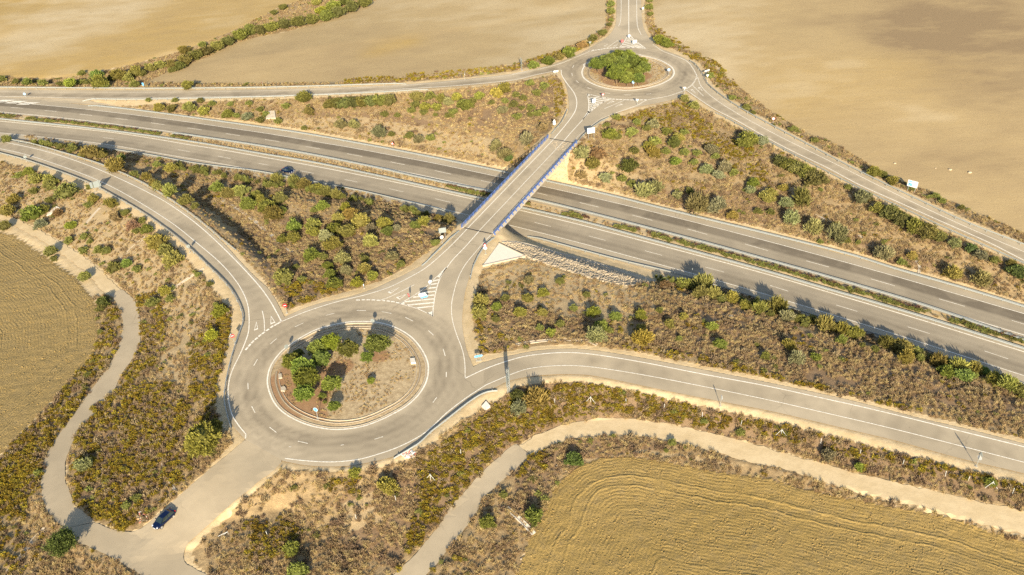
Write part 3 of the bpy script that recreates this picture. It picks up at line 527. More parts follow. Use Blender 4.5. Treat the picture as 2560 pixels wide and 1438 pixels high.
RW1 = spl(np.vstack([RB1]), 4, True); RW2 = spl(np.vstack([RB2]), 4, True)
def shrink(W, o): c = W.mean(0); return c + (W - c) * (1 - o/np.linalg.norm(W - c, axis=1))[:, None]
BRo = np.vstack([spl([(609,803),(600,833),(581,895),(566,965),(566,1008),(580,1060),(614.7,1101.8)], 4), spl([(707.6,1153),(765,1164),(827.8,1167),(880,1164.4),(928,1155.6),(978,1144),(1015.6,1128),(1078,1083),(1103,1055.5),(1140.8,1030.5),(1170.8,1008),(1208,983)], 4),
  [(1210,905)], spl([(1183.3,917.8),(1168,880),(1158,832.7),(1155.8,795),(1160.8,745),(1165.8,720),(1175,690),(1179.5,670.4),(1185.8,652.6),(1195,635),(1208.7,617),(1221,602.6),(1232.5,588)], 4),
  spl([(1160.5,570.5),(1145,582),(1109,620),(1070,655),(1040,672),(1010,688),(980,702),(935.5,722.5),(890,737.5),(860,746),(805.2,757.5),(763.5,771),(730,785),(711.3,793.8)], 4)])
def ringwear(c, r):
    def f(X, Y):
        d = np.hypot(X - c[0], Y - c[1]) - r
        return (.75*bump1(d, 2.2, .7) + .8*bump1(d, 4.0, .8) + .5*bump1(d, 6.0, .5) + .35*bump1(d, 7.7, .5)) * (.6 + .7*vnoise(X, Y, 9., 44))
    return f
roadB = paved('southern_roundabout_road', BRo, M_asph, .068, step=.95, wear=ringwear(RC1, RR1), hole=shrink(RW1, .45))
TRo = np.vstack([spl([(1375,347),(1380,337),(1402,312),(1418,287),(1422.5,265),(1421.5,250),(1418,225),(1410,200),(1402.7,176)], 4), spl([(1380,161.5),(1443,137),(1475,120),(1518,92.6),(1535.4,70),(1540.4,50),(1541.7,0),(1543,-70)], 4),
  spl([(1601,-70),(1603,0),(1605.5,50),(1613,77.6),(1630.5,105),(1655.6,122.7),(1705.6,142.7),(1735,162),(1754,187),(1764,205)], 4), spl([(1740,245),(1713,227),(1700,243),(1655.6,256.4),(1593,268.5),(1522.9,290.4),(1485.3,315.5),(1465.3,330.5),(1436,358)], 4)])
roadT = paved('northern_roundabout_road', TRo, M_asph, .068, step=1.1, wear=ringwear(RC2, RR2), hole=shrink(RW2, .45))
access = paved('access_road', np.vstack([spl([(613,1100.8),(588,1122),(513.3,1183),(450.7,1238),(410.6,1273),(375.6,1303),(350.5,1323.4),(320.5,1331),(275.4,1322),(240.4,1305.8)], 4), spl([(162.7,1321),(187.8,1351),(225,1368.4),(275.4,1391),(325.5,1421),(358,1441),(420,1500)], 4),
   [(640,1500)], spl([(526,1440),(475.7,1416),(462,1401),(460,1381),(470.7,1358),(513.3,1321),(575.9,1263),(640,1210.7),(677.6,1183),(707.6,1153)], 4), [(708,1151),(616,1100)]]), M_trk, .045, step=1.2)
ctrack = paved('concrete_track', np.vstack([spl([(238,1305),(212.8,1283),(190,1265.8),(175,1233),(165,1203),(162.7,1165.6),(175,1123),(200,1079),(240.4,1030.5),(283,980.4),(305.5,932.8),(333,895),(348,870),(350.5,832.7),(348,782.6),(333,750),(313,730),(300,724)], 4),
   spl([(268,738),(282,744),(295.4,770),(308,802.6),(305.5,827.7),(295.4,875),(275.4,910),(245.4,952.9),(212.8,995.4),(182.8,1040.5),(152.7,1080),(125,1120.6),(110,1153),(102.7,1203),(105,1238),(117.7,1273),(140,1301),(163,1321)], 4)]), M_trk, .064, step=2.)
dtrack = paved('dirt_track', np.vstack([spl([(-120,505),(0,533),(50,551),(100,577.8),(150,605.4),(200,635.4),(235.4,663),(288,712),(303,725)], 4), spl([(266,739),(252,722),(220,685.5),(175,650.4),(140,625.4),(100,600),(50,572.8),(0,549),(-120,525)], 4)]), M_sand, .050, step=.8, wear=cross_wear([(0,533),(50,551),(100,577.8),(150,605.4),(200,635.4),(235.4,663),(288,712)], [(252,722),(220,685.5),(175,650.4),(140,625.4),(100,600),(50,572.8),(0,549)], [(.3,.08,.3),(.7,.08,.3)]))
strack = paved('concrete_track', np.vstack([spl([(925,1500),(983,1438),(1033,1393.5),(1065.6,1353.4),(1095.7,1318),(1128,1265.8),(1165.8,1225.7),(1210.9,1175.6),(1280,1115),(1296,1114)], 4), spl([(1325,1139),(1307.5,1155.6),(1280,1181),(1241,1215.7),(1203,1250.8),(1195.8,1275.8),(1155.8,1330.9),(1115.7,1381),(1065.6,1438),(1010,1500)], 4)]), M_trk, .060, step=2.)
sdirt = paved('dirt_track', np.vstack([spl([(1294,1113.5),(1357.6,1080),(1430,1058),(1505,1046.7),(1580.5,1048),(1655.6,1058),(1748,1077),(1830.8,1095.5),(1920,1121),(2032.7,1153),(2145,1185.7),(2245.5,1207),(2370.7,1235.7),(2560,1278),(2760,1325)], 4),
   spl([(2760,1392),(2560,1338.4),(2470.8,1318),(2370.7,1290.8),(2270.5,1263),(2145,1233),(2070,1210.7),(1982.6,1178),(1920,1163),(1855.9,1150.6),(1780.8,1128),(1705.6,1110.5),(1605.5,1091.8),(1505,1089),(1430,1098),(1362.6,1120.6),(1326,1140)], 4)]), M_sand, .050, step=.8, wear=cross_wear([(1294,1113.5),(1357.6,1080),(1430,1058),(1505,1046.7),(1580.5,1048),(1655.6,1058),(1748,1077),(1830.8,1095.5),(1920,1121),(2032.7,1153),(2145,1185.7),(2245.5,1207),(2370.7,1235.7),(2560,1278),(2760,1325)], [(2760,1392),(2560,1338.4),(2470.8,1318),(2370.7,1290.8),(2270.5,1263),(2145,1233),(2070,1210.7),(1982.6,1178),(1920,1163),(1855.9,1150.6),(1780.8,1128),(1705.6,1110.5),(1605.5,1091.8),(1505,1089),(1430,1098),(1362.6,1120.6),(1326,1140)], [(.3,.06,.3),(.66,.06,.3)]))

# ---------------------------------------------------------------- painted markings
def stroke(mb, pts, w, dz=.10, flat0=None, world=False, sm=0, px=True):
    a = np.array(pts, float)
    if sm: a = spl(a, sm)
    if world: W = a[:, :2]
    elif flat0 is not None: W = np.c_[P(a[:,0], a[:,1], flat0)]
    else: W = G(a)[:, :2]
    W = resamp(np.c_[W, np.zeros(len(W))], 1.2)
    l, r = offs(W, w/2), offs(W, -w/2); n = len(W)
    z = (lambda q: np.full(len(q), flat0 + dz)) if flat0 is not None else (lambda q: h(q[:,0], q[:,1]) + dz)
    V = np.vstack([np.c_[l[:, :2], z(l)], np.c_[r[:, :2], z(r)]])
    mb.add(V.tolist(), [(n+i, n+i+1, i+1, i) for i in range(n-1)])
def fillp(mb, poly, dz=.10):
    W = G(poly); n = len(W); tri = tessellate_polygon([[Vector((a, b, 0)) for a, b, c in W]])
    ar = sum(W[i][0]*W[(i+1)%n][1] - W[(i+1)%n][0]*W[i][1] for i in range(n))
    mb.add([(a, b, float(h(a, b)) + dz) for a, b, c in W], [t if Vector((W[t[1]][0]-W[t[0]][0], W[t[1]][1]-W[t[0]][1])).cross(Vector((W[t[2]][0]-W[t[0]][0], W[t[2]][1]-W[t[0]][1]))) > 0 else t[::-1] for t in tri])
def tri(mb, apex, b1, b2, t=.26):
    A, B1, B2 = [Vector(G([q])[0][:2]) for q in (apex, b1, b2)]; c = (A + B1 + B2) / 3
    ins = [A + (c - A)*.30, B1 + (c - B1)*.42, B2 + (c - B2)*.42]; out = [A, B1, B2]
    vs = [(q.x, q.y, float(h(q.x, q.y)) + .10) for q in out + ins]; mb.add(vs, [(0,1,4,3),(1,2,5,4),(2,0,3,5)])
def dashes(mb, pairs, w): [stroke(mb, p, w) for p in pairs]
LW = .235
mb = MB(); c = resamp(U2w, 3)
for o, w in ((3.95,.22),(-4.0,.26)): stroke(mb, offs(c, o)[:, :2], w, world=True)
dashes(mb, list(zip(U2, U2E)), .17); fillp(mb, [(-10,256.6),(2,251),(10,250.4),(41,250.4),(8,256.4)]); fillp(mb, [(10,258.9),(38,253.0),(70,253.4),(40,259.4)]); fillp(mb, [(40,262),(66,256.4),(100,257),(70,262.6)])
mb.build('lane_markings', M_paint, road_UC)
mb = MB(); c = resamp(L2w, 3)
for o, w in ((4.0,.32),(-4.0,.22)): stroke(mb, offs(c, o)[:, :2], w, world=True)
dashes(mb, LD, .15); mb.build('lane_markings', M_paint, road_LC)
mb = MB(); stroke(mb, [(-100,354),(0,372.5),(75,390),(175,423.8),(250.4,453.9),(325.5,492.7),(425.6,555.3),(490.7,606.6),(550.8,658),(590,703),(611.6,740),(620.8,769),(623.3,798.4)], LW, sm=5)
stroke(mb, [(-100,337),(21,358),(125,382),(225,415.6),(300.5,448),(368,480.7),(425.6,512.7),(500.7,567.8),(575.9,638),(640,706),(670,745),(688,775),(703.8,805)], LW*1.2, sm=5)
stroke(mb, [(655.9,778),(660.5,800),(661.7,830.5)], .2, sm=3)
for a in [(677.3,789.7),(676.3,812.6),(689,807.2)], [(641.3,804.3),(635,828),(645.7,823.7)]: tri(mb, *a)
Zb = lambda x, y: (540 + x/10.27, 740 + y/10.27)
for x, y in [(1620,700),(1535,747),(1435,800),(1327,880),(1222,955),(1130,1025),(1037,1105),(943,1190),(863,1275),(790,1363)]:
    dx, dy = (38, -27) if x > 1250 else (36, -30) if x > 1000 else (30, -36); stroke(mb, [Zb(x-dx, y-dy), Zb(x+dx, y+dy)], .45)
mb.build('lane_markings', M_paint, rampW)
mb = MB(); stroke(mb, [(1163,946.6),(1215.9,922),(1280,900),(1330,888.8),(1405,882.5),(1480,886.5),(1605.5,906.5),(1755.7,936),(1920,966.6),(2045,994),(2170.4,1021.7),(2295.6,1052),(2398,1078),(2560,1118),(2700,1153)], LW*1.15, sm=5)
stroke(mb, [(1215.9,962.9),(1280,936),(1330,921),(1405,914.8),(1480,918.5),(1605.5,937.8),(1755.7,966.6),(1920,1000.5),(2045,1029),(2170.4,1058),(2253,1078),(2395.7,1114.3),(2560,1156.9),(2700,1194)], LW*.85, sm=5)
mb.build('lane_markings', M_paint, rampSE)
mb = MB(); stroke(mb, [(1715.7,226),(1780.8,270.4),(1843,302.6),(1920,346.5),(1980,378),(2070,421),(2145,461),(2240.5,504),(2345.6,551),(2470.8,606.6),(2560,651.7),(2700,720)], LW, sm=5)
stroke(mb, [(1743.2,192.8),(1755.7,220.3),(1793.3,252.9),(1855.9,292),(1920,327),(1978.8,357),(2070,401.6),(2245.5,489),(2370.7,548),(2495.9,603.4),(2560,630.6),(2700,692)], LW*.8, sm=5)
Zc = lambda x, y: (1680 + x/11.98, 140 + y/11.98)
stroke(mb, [Zc(610,885), Zc(940,1210)], .2)
for a in [(710,1130),(545,1025),(620,1008)], [(915,1060),(765,962),(845,940)]: tri(mb, *[Zc(*q) for q in a])
for x, y in [(738,632),(722,680),(700,722),(676,765),(650,808),(620,848),(585,882),(545,915),(497,948),(442,982)]: stroke(mb, [Zc(x-14, y+11), Zc(x+14, y-11)], .5)
mb.build('lane_markings', M_paint, rampNE)
mb = MB(); stroke(mb, [(1402.7,175.5),(1342.6,187),(1280,201),(1140.8,214.8),(1015.6,222.8),(890.4,231.6),(765,237),(640,241),(430,244.5),(218,246),(0,241.5),(-100,240)], LW, sm=4)
stroke(mb, [(1430,149),(1380,166.8),(1280,188),(1140,203.8),(1015,214),(840,222.5),(640,228),(400,231.3),(200,231.5),(0,230.5),(-100,230)], .14, sm=4); mb.build('lane_markings', M_paint, rampNW)
# southern roundabout
mb = MB(); tt = np.linspace(0, 2*math.pi, 120)
stroke(mb, np.vstack([RW1, RW1[:1]])[::-1], .3, world=True)
stroke(mb, [(623.3,798.4),(622,828),(615,852),(600.8,886),(584,920),(575.2,944),(571,970),(571.5,1000),(580,1036.7),(597.6,1065.5),(613,1084),(617,1091),(614,1097)], LW, sm=5)
stroke(mb, [(712.6,1147),(765,1153),(827.8,1156),(890.4,1150.6),(940.5,1138),(1003,1115.6),(1065.6,1080.5),(1115.7,1034),(1165.8,995.4),(1215.9,962.9)], LW, sm=5)
stroke(mb, [(703.8,805),(765,780),(840.3,756),(915.4,737.5),(970.5,720),(1012.8,700),(1064.4,670.5),(1111.7,630),(1143,599.4),(1168,573)], LW, sm=5)
stroke(mb, [(1197,579.5),(1163.9,617),(1132.6,649.5),(1118,669),(1113,674.7),(1101,695.3),(1092.5,718.8),(1086.9,745),(1083,773),(1082.2,791.9)], LW, sm=5)
stroke(mb, [(1227,588.5),(1210,606),(1188,632),(1168,656),(1154,678),(1143,703),(1134,735),(1129,763),(1130.5,797),(1140.8,835),(1155.8,875),(1162,907.8),(1163,946.6)], .16, sm=5)
Zg = lambda x, y: (980 + x/10.667, 670 + y/10.667)
stroke(mb, [Zg(1190,240),Zg(1060,370),Zg(850,560),Zg(560,760),Zg(330,890),Zg(200,960)], .22, sm=3); stroke(mb, [Zg(200,960),Zg(640,1080),Zg(940,1215),Zg(1090,1300)], .22, sm=3)
fillp(mb, [Zg(1190,240),Zg(1300,130),Zg(1420,0),Zg(1475,0),Zg(1360,150),Zg(1290,270)]); fillp(mb, [Zg(930,1215),Zg(1090,1150),Zg(1095,1300)]); fillp(mb, [Zg(200,960),Zg(330,890),Zg(340,985)])
for a in [(1060,370,1250,320),(975,452,1215,425),(975,550,1185,528),(720,685,1150,630),(560,790,1130,730),(345,912,1120,830),(400,1000,1105,935),(660,1080,1095,1030)]: stroke(mb, [Zg(a[0],a[1]), Zg(a[2],a[3])], .50)
tri(mb, Zg(395,705), Zg(105,795), Zg(205,858)); tri(mb, (1000,719), (968,731.3), (976.8,735))
stroke(mb, [Zg(600,455), Zg(0,755), (953,751)], .18, sm=3)
for a, b in [((890.4,751.2),(900,751.2)),((904.4,750.5),(913,750.4)),((916.4,750.3),(925.4,750.5)),((929,750.7),(938.5,751)),((941.5,751.6),(951.7,752)),((955.7,752.3),(963,752.8)),((966.5,753.2),(975.5,754)),((978,754.8),(987,755.8)),((990,757),(998,758.5))]: stroke(mb, [a, b], .42)
Zr = lambda x, y: (540 + x/3.126, 720 + y/3.126)
for a in [(858,217,928,200),(1100,178,1172,180),(1295,188,1372,202),(1480,232,1540,262),(1660,335,1700,372),(1775,478,1792,535),(1800,660,1800,700),(1725,858,1695,900),(1305,1165,1240,1185),(640,1200,718,1218),(418,1090,472,1132),(280,928,306,978),(250,745,252,795),(325,560,295,612),(475,398,423,442),(685,275,617,307),(570,1243,588,1246),(975,1232,1000,1228)]: stroke(mb, [Zr(a[0],a[1]), Zr(a[2],a[3])], .16)
mb.build('lane_markings', M_paint, roadB)
# northern roundabout
mb = MB(); stroke(mb, np.vstack([RW2, RW2[:1]])[::-1], .42, world=True)
stroke(mb, [(1383.2,350),(1400,330),(1420,305.5),(1437.7,279),(1442,255.4),(1435,232.9),(1420,212.8),(1405,190),(1402.7,175.3)], LW*1.2, sm=5)
stroke(mb, [(1409.5,353.5),(1422.6,338),(1447.6,310),(1462,294),(1472,281),(1479,268),(1485,256)], LW, sm=4)
stroke(mb, [(1431,357),(1450,337),(1470,322),(1500,299),(1540,283)], .12, sm=4)
stroke(mb, [(1540,283),(1593,264),(1618,250.8),(1668,241.6),(1715.7,225.8)], LW, sm=4)
stroke(mb, [(1280,186.5),(1380,165.5),(1430,147.7),(1475,129),(1485,124.5)], LW, sm=4)
stroke(mb, [(1743.2,192.8),(1733,172.8),(1715.7,152.7),(1680.6,138),(1655.6,128),(1632,112)], LW, sm=4)
stroke(mb, [(1552,-60),(1552.9,0),(1551.7,50),(1546,66)], LW*.8, sm=3); stroke(mb, [(1590.5,-60),(1591.7,0),(1593,62),(1603,88)], LW*.9, sm=3); stroke(mb, [(1571.5,-60),(1571.7,0),(1572,85)], LW*1.3, sm=2)
Zh = lambda x, y: (1440 + x/11.636, 180 + y/11.636); Zn = lambda x, y: (1440 + x/12.8, 70 + y/12.8)
stroke(mb, [Zh(330,640),Zh(370,880),Zh(372,1050),Zh(345,1190)], .3, sm=3); stroke(mb, [Zh(330,640),Zh(600,710),Zh(1050,790)], .3, sm=3); stroke(mb, [Zh(1050,790),Zh(750,910),Zh(500,1100),Zh(380,1200)], .3, sm=3)
fillp(mb, [Zh(345,1150),Zh(450,1145),Zh(330,1270),Zh(205,1400),Zh(190,1390)]); fillp(mb, [Zh(325,635),Zh(430,665),Zh(345,730)])
for a in [(380,775,740,730),(380,835,900,765),(390,900,990,800),(400,955,830,880),(405,1005,690,945),(395,1060,600,1020),(385,1110,500,1085)]: stroke(mb, [Zh(a[0],a[1]), Zh(a[2],a[3])], .58)
for x, y in [(1085,800),(1200,806),(1300,812),(1415,817),(1510,820),(1612,824),(1700,825),(1800,825),(1905,820),(2010,818)]: stroke(mb, [Zh(x-42,y), Zh(x+42,y)], .6)
tri(mb, Zh(885,945), Zh(1040,840), Zh(1125,872)); tri(mb, Zh(1120,1025), Zh(1290,933), Zh(1368,955)); stroke(mb, [Zh(820,1080), Zh(1390,840)], .2)
fillp(mb, [Zn(1690,200),Zn(1650,290),Zn(1750,270)])
stroke(mb, [Zn(1690,200),Zn(1490,540),Zn(1385,630)], .3); stroke(mb, [Zn(1385,632),Zn(1800,636),Zn(2230,670)], .35); stroke(mb, [Zn(1720,220),Zn(1850,380),Zn(2230,668)], .35)
for a in [(1620,375,1790,335),(1560,435,1850,375),(1530,490,1900,415),(1480,555,1960,455),(1440,620,2000,505),(1580,632,2060,550),(1720,635,2110,590),(1860,642,2150,625)]: stroke(mb, [Zn(a[0],a[1]), Zn(a[2],a[3])], .60)
for x, y in [(455,752),(545,735),(630,717),(725,700),(820,686),(910,672),(1010,660),(1110,651),(1210,644),(1310,638)]: stroke(mb, [Zn(x-36,y+4), Zn(x+36,y-4)], .6)
tri(mb, Zn(1350,505), Zn(1190,590), Zn(1275,600)); tri(mb, Zn(1030,520), Zn(875,585), Zn(935,600)); stroke(mb, [Zn(1340,405), Zn(1000,640)], .2)
Zt = lambda x, y: (1280 + x/3.994, y/3.994)
for a in [(1120,950,1185,953),(1340,945,1390,938),(930,930,980,938),(750,878,797,893),(640,808,665,830),(597,735,603,760),(620,655,603,680)]: stroke(mb, [Zt(a[0],a[1]), Zt(a[2],a[3])], .2)
mb.build('lane_markings', M_paint, roadT)

# the soil lies a little below every paved sheet
low = np.zeros(XX.shape, bool)
for W in PAVED: low |= rast(W)
low &= ~(ring_d(RC1) < RR1 - .6) & ~(ring_d(RC2) < RR2 - .6)
dU, _ = seg_dist(Xs, Ys, U2w[::2]); dL, _ = seg_dist(Xs, Ys, L2w[::2]); low[sub] |= (dU < 6.2) | (dL < 6.2)
ZZ = ZZ - .14 * low
ground.data.vertices.foreach_set('co', np.stack([XX, YY, ZZ], -1).astype(np.float32).ravel()); ground.data.update()
def proj(x, y, z):
    z = np.asarray(z, float) - H; dep = y*cT - z*sT; up = y*sT + z*cT; u = F*x/dep; v = -F*up/dep
    return u*cR + v*sR + 1280, -u*sR + v*cR + 719
# ---------------------------------------------------------------- islands: kerb and gutter rings
def ringmesh(name, path, prof, m, parent=None, closed=True):
    """profile of (inward offset, z) swept along a flat path"""
    n = len(path); k = len(prof); c = path.mean(0) if closed else None
    d = np.roll(path, -1, 0) - np.roll(path, 1, 0) if closed else np.gradient(path, axis=0)
    d /= np.linalg.norm(d, axis=1)[:, None]; nn = np.c_[-d[:,1], d[:,0]]
    if closed and ((c - path[0]) @ nn[0]) < 0: nn = -nn
    V = [(*(p + q*o), z + float(h(p[0], p[1]))) for p, q in zip(path, nn) for o, z in prof]
    f = [(i*k+j, ((i+1) % n)*k+j, ((i+1) % n)*k+(j+1) % k, i*k+(j+1) % k) for i in range(n if closed else n-1) for j in range(k)]
    return mesh(name, V, f, m, parent)
M_bed = flat('silted_gutter', (.27,.20,.12), .95)
for W, w, nm in ((RW1, 'lower', 1), (RW2, 'upper', 1)):
    k = ringmesh('island_kerb', W, [(.46,-.1),(.46,.12),(.60,.12),(.60,-.1)], M_conc); tag(k, f'pale concrete kerb ring round the island of the {"larger nearer" if w=="lower" else "smaller far"} roundabout', 'kerb')
    e = empty('drainage_channel', label=f'ring gutter of pale concrete inside the island of the {"nearer" if w=="lower" else "far"} roundabout', cat='gutter')
    a = resamp(np.c_[np.vstack([W, W[:1]]), np.zeros(len(W)+1)], 1.)[:, :2]; a = a[int(len(a)*.0):int(len(a)*.93)]
    c = W.mean(0)
    def inset(p, o): return c + (p - c) * (1 - o/np.linalg.norm(p - c, axis=1))[:, None]
    for o in (1.75, 2.45): ringmesh('channel_lip', inset(a, o), [(0,-.1),(0,.14),(.09,.14),(.09,-.1)], M_conc, e, closed=False)
    ringmesh('channel_bed', inset(a, 1.95), [(0,-.1),(0,.045),(.5,.045),(.5,-.1)], M_bed, e, closed=False)

# ---------------------------------------------------------------- overpass
Aq, Bq, Cq, Dq = [Vector((*[float(t) for t in P(x, y, 0)], 0)) for x, y in ((1158.5,570.0),(1233.5,586.5),(1372.5,346.7),(1438,358.9))]
bridge = empty('overpass_bridge', ((Aq+Bq)/2), label='concrete road overpass with blue steel railings crossing the motorway', cat='bridge')
o_ = -bridge.location
def bld(mb, name, m, par=bridge): 
    mb.v = [tuple(Vector(q) + o_) for q in mb.v]; return mb.build(name, m, par)
mb = MB(); top = [Aq, Bq, Dq, Cq]
dl = (Aq - Bq).normalized()
edge = [Aq + dl*.55, Bq - dl*.45, Dq - dl*.45, Cq + dl*.55]
vs = [q + Vector((0,0,.09)) for q in edge] + [q + Vector((0,0,-.28)) for q in edge]; mb.add(vs, [(0,1,2,3),(7,6,5,4),(0,4,5,1),(1,5,6,2),(2,6,7,3),(3,7,4,0)]); bld(mb, 'deck_slab', M_conc2)
ax = ((Cq + Dq) - (Aq + Bq)) / 2; Lb = ax.length; tb = ax.normalized(); nb = Vector((-tb.y, tb.x, 0))  # nb points left
wid = abs((Aq - Bq).dot(nb))
for s in (-.38, -.13, .13, .38):
    mb = MB(); c0 = (Aq+Bq)/2 + nb*wid*s*1.15; mb.box(c0 + tb*Lb/2 + Vector((0,0,-.83)), (Lb-.6, .9, 1.08), rz=math.atan2(tb.y, tb.x)); bld(mb, 'girder', M_conc2)
W_ = [(q.x, q.y) for q in (Bq, Dq, Cq, Aq)]
def dw(X, Y):
    s = ((X - Aq.x)*(-nb.x) + (Y - Aq.y)*(-nb.y)) / wid; return .45*bump1(s, .3, .08) + .4*bump1(s, .55, .07) + .3*bump1(s, .75, .05)
ds = paved('deck_surface', W_, M_asph, .11, step=1.2, wear=dw, flat0=True, world=True, parent=bridge); ds.location = o_
mb = MB()
for a, b, w in (((1168.3,572.6),(1383.5,349.6),LW),((1196.8,579.3),(1409.8,353.3),.18),((1226.8,588),(1430.5,357.2),.12)):
    stroke(mb, [a, b], w, dz=.118, flat0=0.0)
bld(mb, 'lane_markings', M_paint)
for a, b in ((Aq, Bq), (Cq, Dq)):
    mb = MB()
    d = (b - a).normalized(); n2 = Vector((-d.y, d.x, 0))*.17
    mb.add([a+n2+Vector((0,0,.124)), a-n2+Vector((0,0,.124)), b-n2+Vector((0,0,.124)), b+n2+Vector((0,0,.124))], [(0,1,2,3)])
    bld(mb, 'expansion_joint', M_black)
for side, (p0, p1, out) in (('l', (Aq, Cq, dl)), ('r', (Bq, Dq, -dl))):
    par = empty('bridge_railing', o_*0, parent_ := None) if False else None
    d = (p1 - p0).normalized(); L = (p1 - p0).length; rz = math.atan2(d.y, d.x); nrm = Vector((-d.y, d.x, 0)); nrm = nrm if nrm.dot(out) > 0 else -nrm
    mb = MB(); mb.box(p0 + d*L/2 + nrm*.02 + Vector((0,0,.17)), (L, .42, .2), rz=rz); bld(mb, 'kerb', M_conc)
    mb = MB()
    for z in (.48, .74, 1.0): mb.box(p0 + d*L/2 + nrm*(.28 + .06*z) + Vector((0,0,z+.1)), (L + 1.0, .08, .12 if z > .9 else .08), rz=rz)
    bld(mb, 'railing', M_blueP)
    n = int(L / 2.05); pr = None
    for i in range(n + 1):
        c = p0 + d*(L*i/n) + nrm*.28
        if pr is None:
            mb = MB(); M = Matrix.Rotation(rz, 4, 'Z') @ Matrix.Rotation(R(90) if nrm.dot(Vector((-math.sin(rz), math.cos(rz), 0))) > 0 else R(-90), 4, 'Z')
            mb.prism([(-.06,1.1),(-.06,-.05),(.46,-.05),(.38,.05),(.06,1.1)], .09, M); pr = mb.build('railing_bracket', M_blueP, bridge); pr.location = c + o_ + Vector((0,0,.05))
        else:
            q = pr.copy(); COL.objects.link(q); q.location = c + o_ + Vector((0,0,.05))
def wallbox(c, d, dims, name, m):
    mb = MB(); mb.box(c, dims, rz=math.atan2(d.y, d.x)); return bld(mb, name, m)
dS = (Bq - Aq).normalized(); dN = (Dq - Cq).normalized()
wallbox((Aq+Bq)/2 - tb*.2 + Vector((0,0,-2.2)), dS, ((Bq-Aq).length + .4, 1.0, 3.8), 'abutment', M_conc2)
wallbox((Cq+Dq)/2 + tb*.9 + Vector((0,0,-2.0)), dN, ((Dq-Cq).length - .4, 1.0, 3.2), 'abutment', M_conc2)
for fr in (.2, .5, .80):
    for s in (.02, .34):
        c = (Aq+Bq)/2 + tb*Lb*fr + nb*wid*s; mb = MB(); mb.bar((c.x, c.y, -7.2), (c.x, c.y, -1.6), .42, 12); bld(mb, 'pier', M_conc2)
    c = (Aq+Bq)/2 + tb*Lb*fr; wallbox(Vector((c.x, c.y, -1.52)), dS, (wid*.9, .9, .42), 'pier_cap', M_conc2)

# concrete apron and corner block beside the bridge
def slab(name, poly, t, m, label, cat, dz=.25, **k):
    W = [Vector(q) for q in G(poly)]; c = sum(W, Vector()) / len(W); n = len(W); mb = MB()
    mb.add([q - c + Vector((0,0,dz)) for q in W] + [q - c + Vector((0,0,dz-t)) for q in W], [tuple(range(n))[::-1], tuple(range(n, 2*n))] + [(i, (i+1) % n, n+(i+1) % n, n+i) for i in range(n)])
    o = mb.build(name, m, loc=c); tag(o, label, cat, **k); return o
ap = empty('concrete_apron', g1(1255,645), label='white triangular concrete apron below the near right end of the bridge', cat='concrete apron')
W = [Vector(q) - ap.location for q in G([(1247.3,612),(1206.6,667),(1313,643.5)])]
mb = MB(); mb.add([q + Vector((0,0,.35)) for q in W] + [q + Vector((0,0,-.3)) for q in W], [(0,1,2),(5,4,3),(0,3,4,1),(1,4,5,2),(2,5,3,0)]); mb.build('slab', M_concw, ap)
mb = MB()
for a, b in ((0,2),(1,2)):
    d = (W[b]-W[a]).normalized(); s = Vector((-d.y, d.x, 0))*.16
    mb.add([W[a]+s+Vector((0,0,.5)), W[a]-s+Vector((0,0,.5)), W[b]-s+Vector((0,0,.5)), W[b]+s+Vector((0,0,.5)), W[a]+s, W[a]-s, W[b]-s, W[b]+s], [(0,3,2,1),(0,1,5,4),(1,2,6,5),(2,3,7,6),(3,0,4,7)])
mb.build('lip', M_conc, ap)

# ---------------------------------------------------------------- guard rails
post_me = None
def guardrail(px, label, spacing=4.0, side=1, double=False, gap=0., hz=.55):
    global post_me
    W = G(spl(px, 6), hz); W = resamp(W, 1.0); d = np.gradient(W[:, :2], axis=0); d /= np.linalg.norm(d, axis=1)[:, None]; nn = np.c_[-d[:,1], d[:,0]] * side
    zg = h(W[:,0], W[:,1]); o = empty('guard_rail', (W[0][0], W[0][1], zg[0]), label=label, cat='guard rail'); off = np.array(o.location)
    n = len(W); tap = np.minimum(1, np.minimum(np.arange(n), n-1-np.arange(n)) / 4.) * .42 - .42
    prof = [(0,.42),(.09,.50),(.02,.58),(.09,.67),(0,.76),(-.07,.76),(-.07,.42)]; k = len(prof)
    for r in range(2 if double else 1):
        s = -1 if r else 1; V = []
        for i in range(n):
            for a, z in prof: V.append((W[i][0] + nn[i][0]*(a*s + (-.32 if r else .1)) - off[0], W[i][1] + nn[i][1]*(a*s + (-.32 if r else .1)) - off[1], zg[i] + z + tap[i] - off[2]))
        f = [(i*k+j, (i+1)*k+j, (i+1)*k+(j+1) % k, i*k+(j+1) % k) for i in range(n-1) for j in range(k)]
        mesh('beam', V, f, M_rail, o)
    if post_me is None:
        mb = MB(); mb.box((0,0,.2), (.13,.10,1.0)); mb.box((0,.09,.6), (.10,.12,.16)); post_me = mb.build('post', M_galv, link=False).data
    st = max(1, int(spacing))
    for i in range(1, n-1, st):
        q = bpy.data.objects.new('post', post_me); COL.objects.link(q); q.parent = o
        q.location = (W[i][0]-nn[i][0]*.06-off[0], W[i][1]-nn[i][1]*.06-off[1], zg[i]+tap[i]*.5-off[2]); q.rotation_euler = (0,0,math.atan2(d[i][1], d[i][0]))
    return o
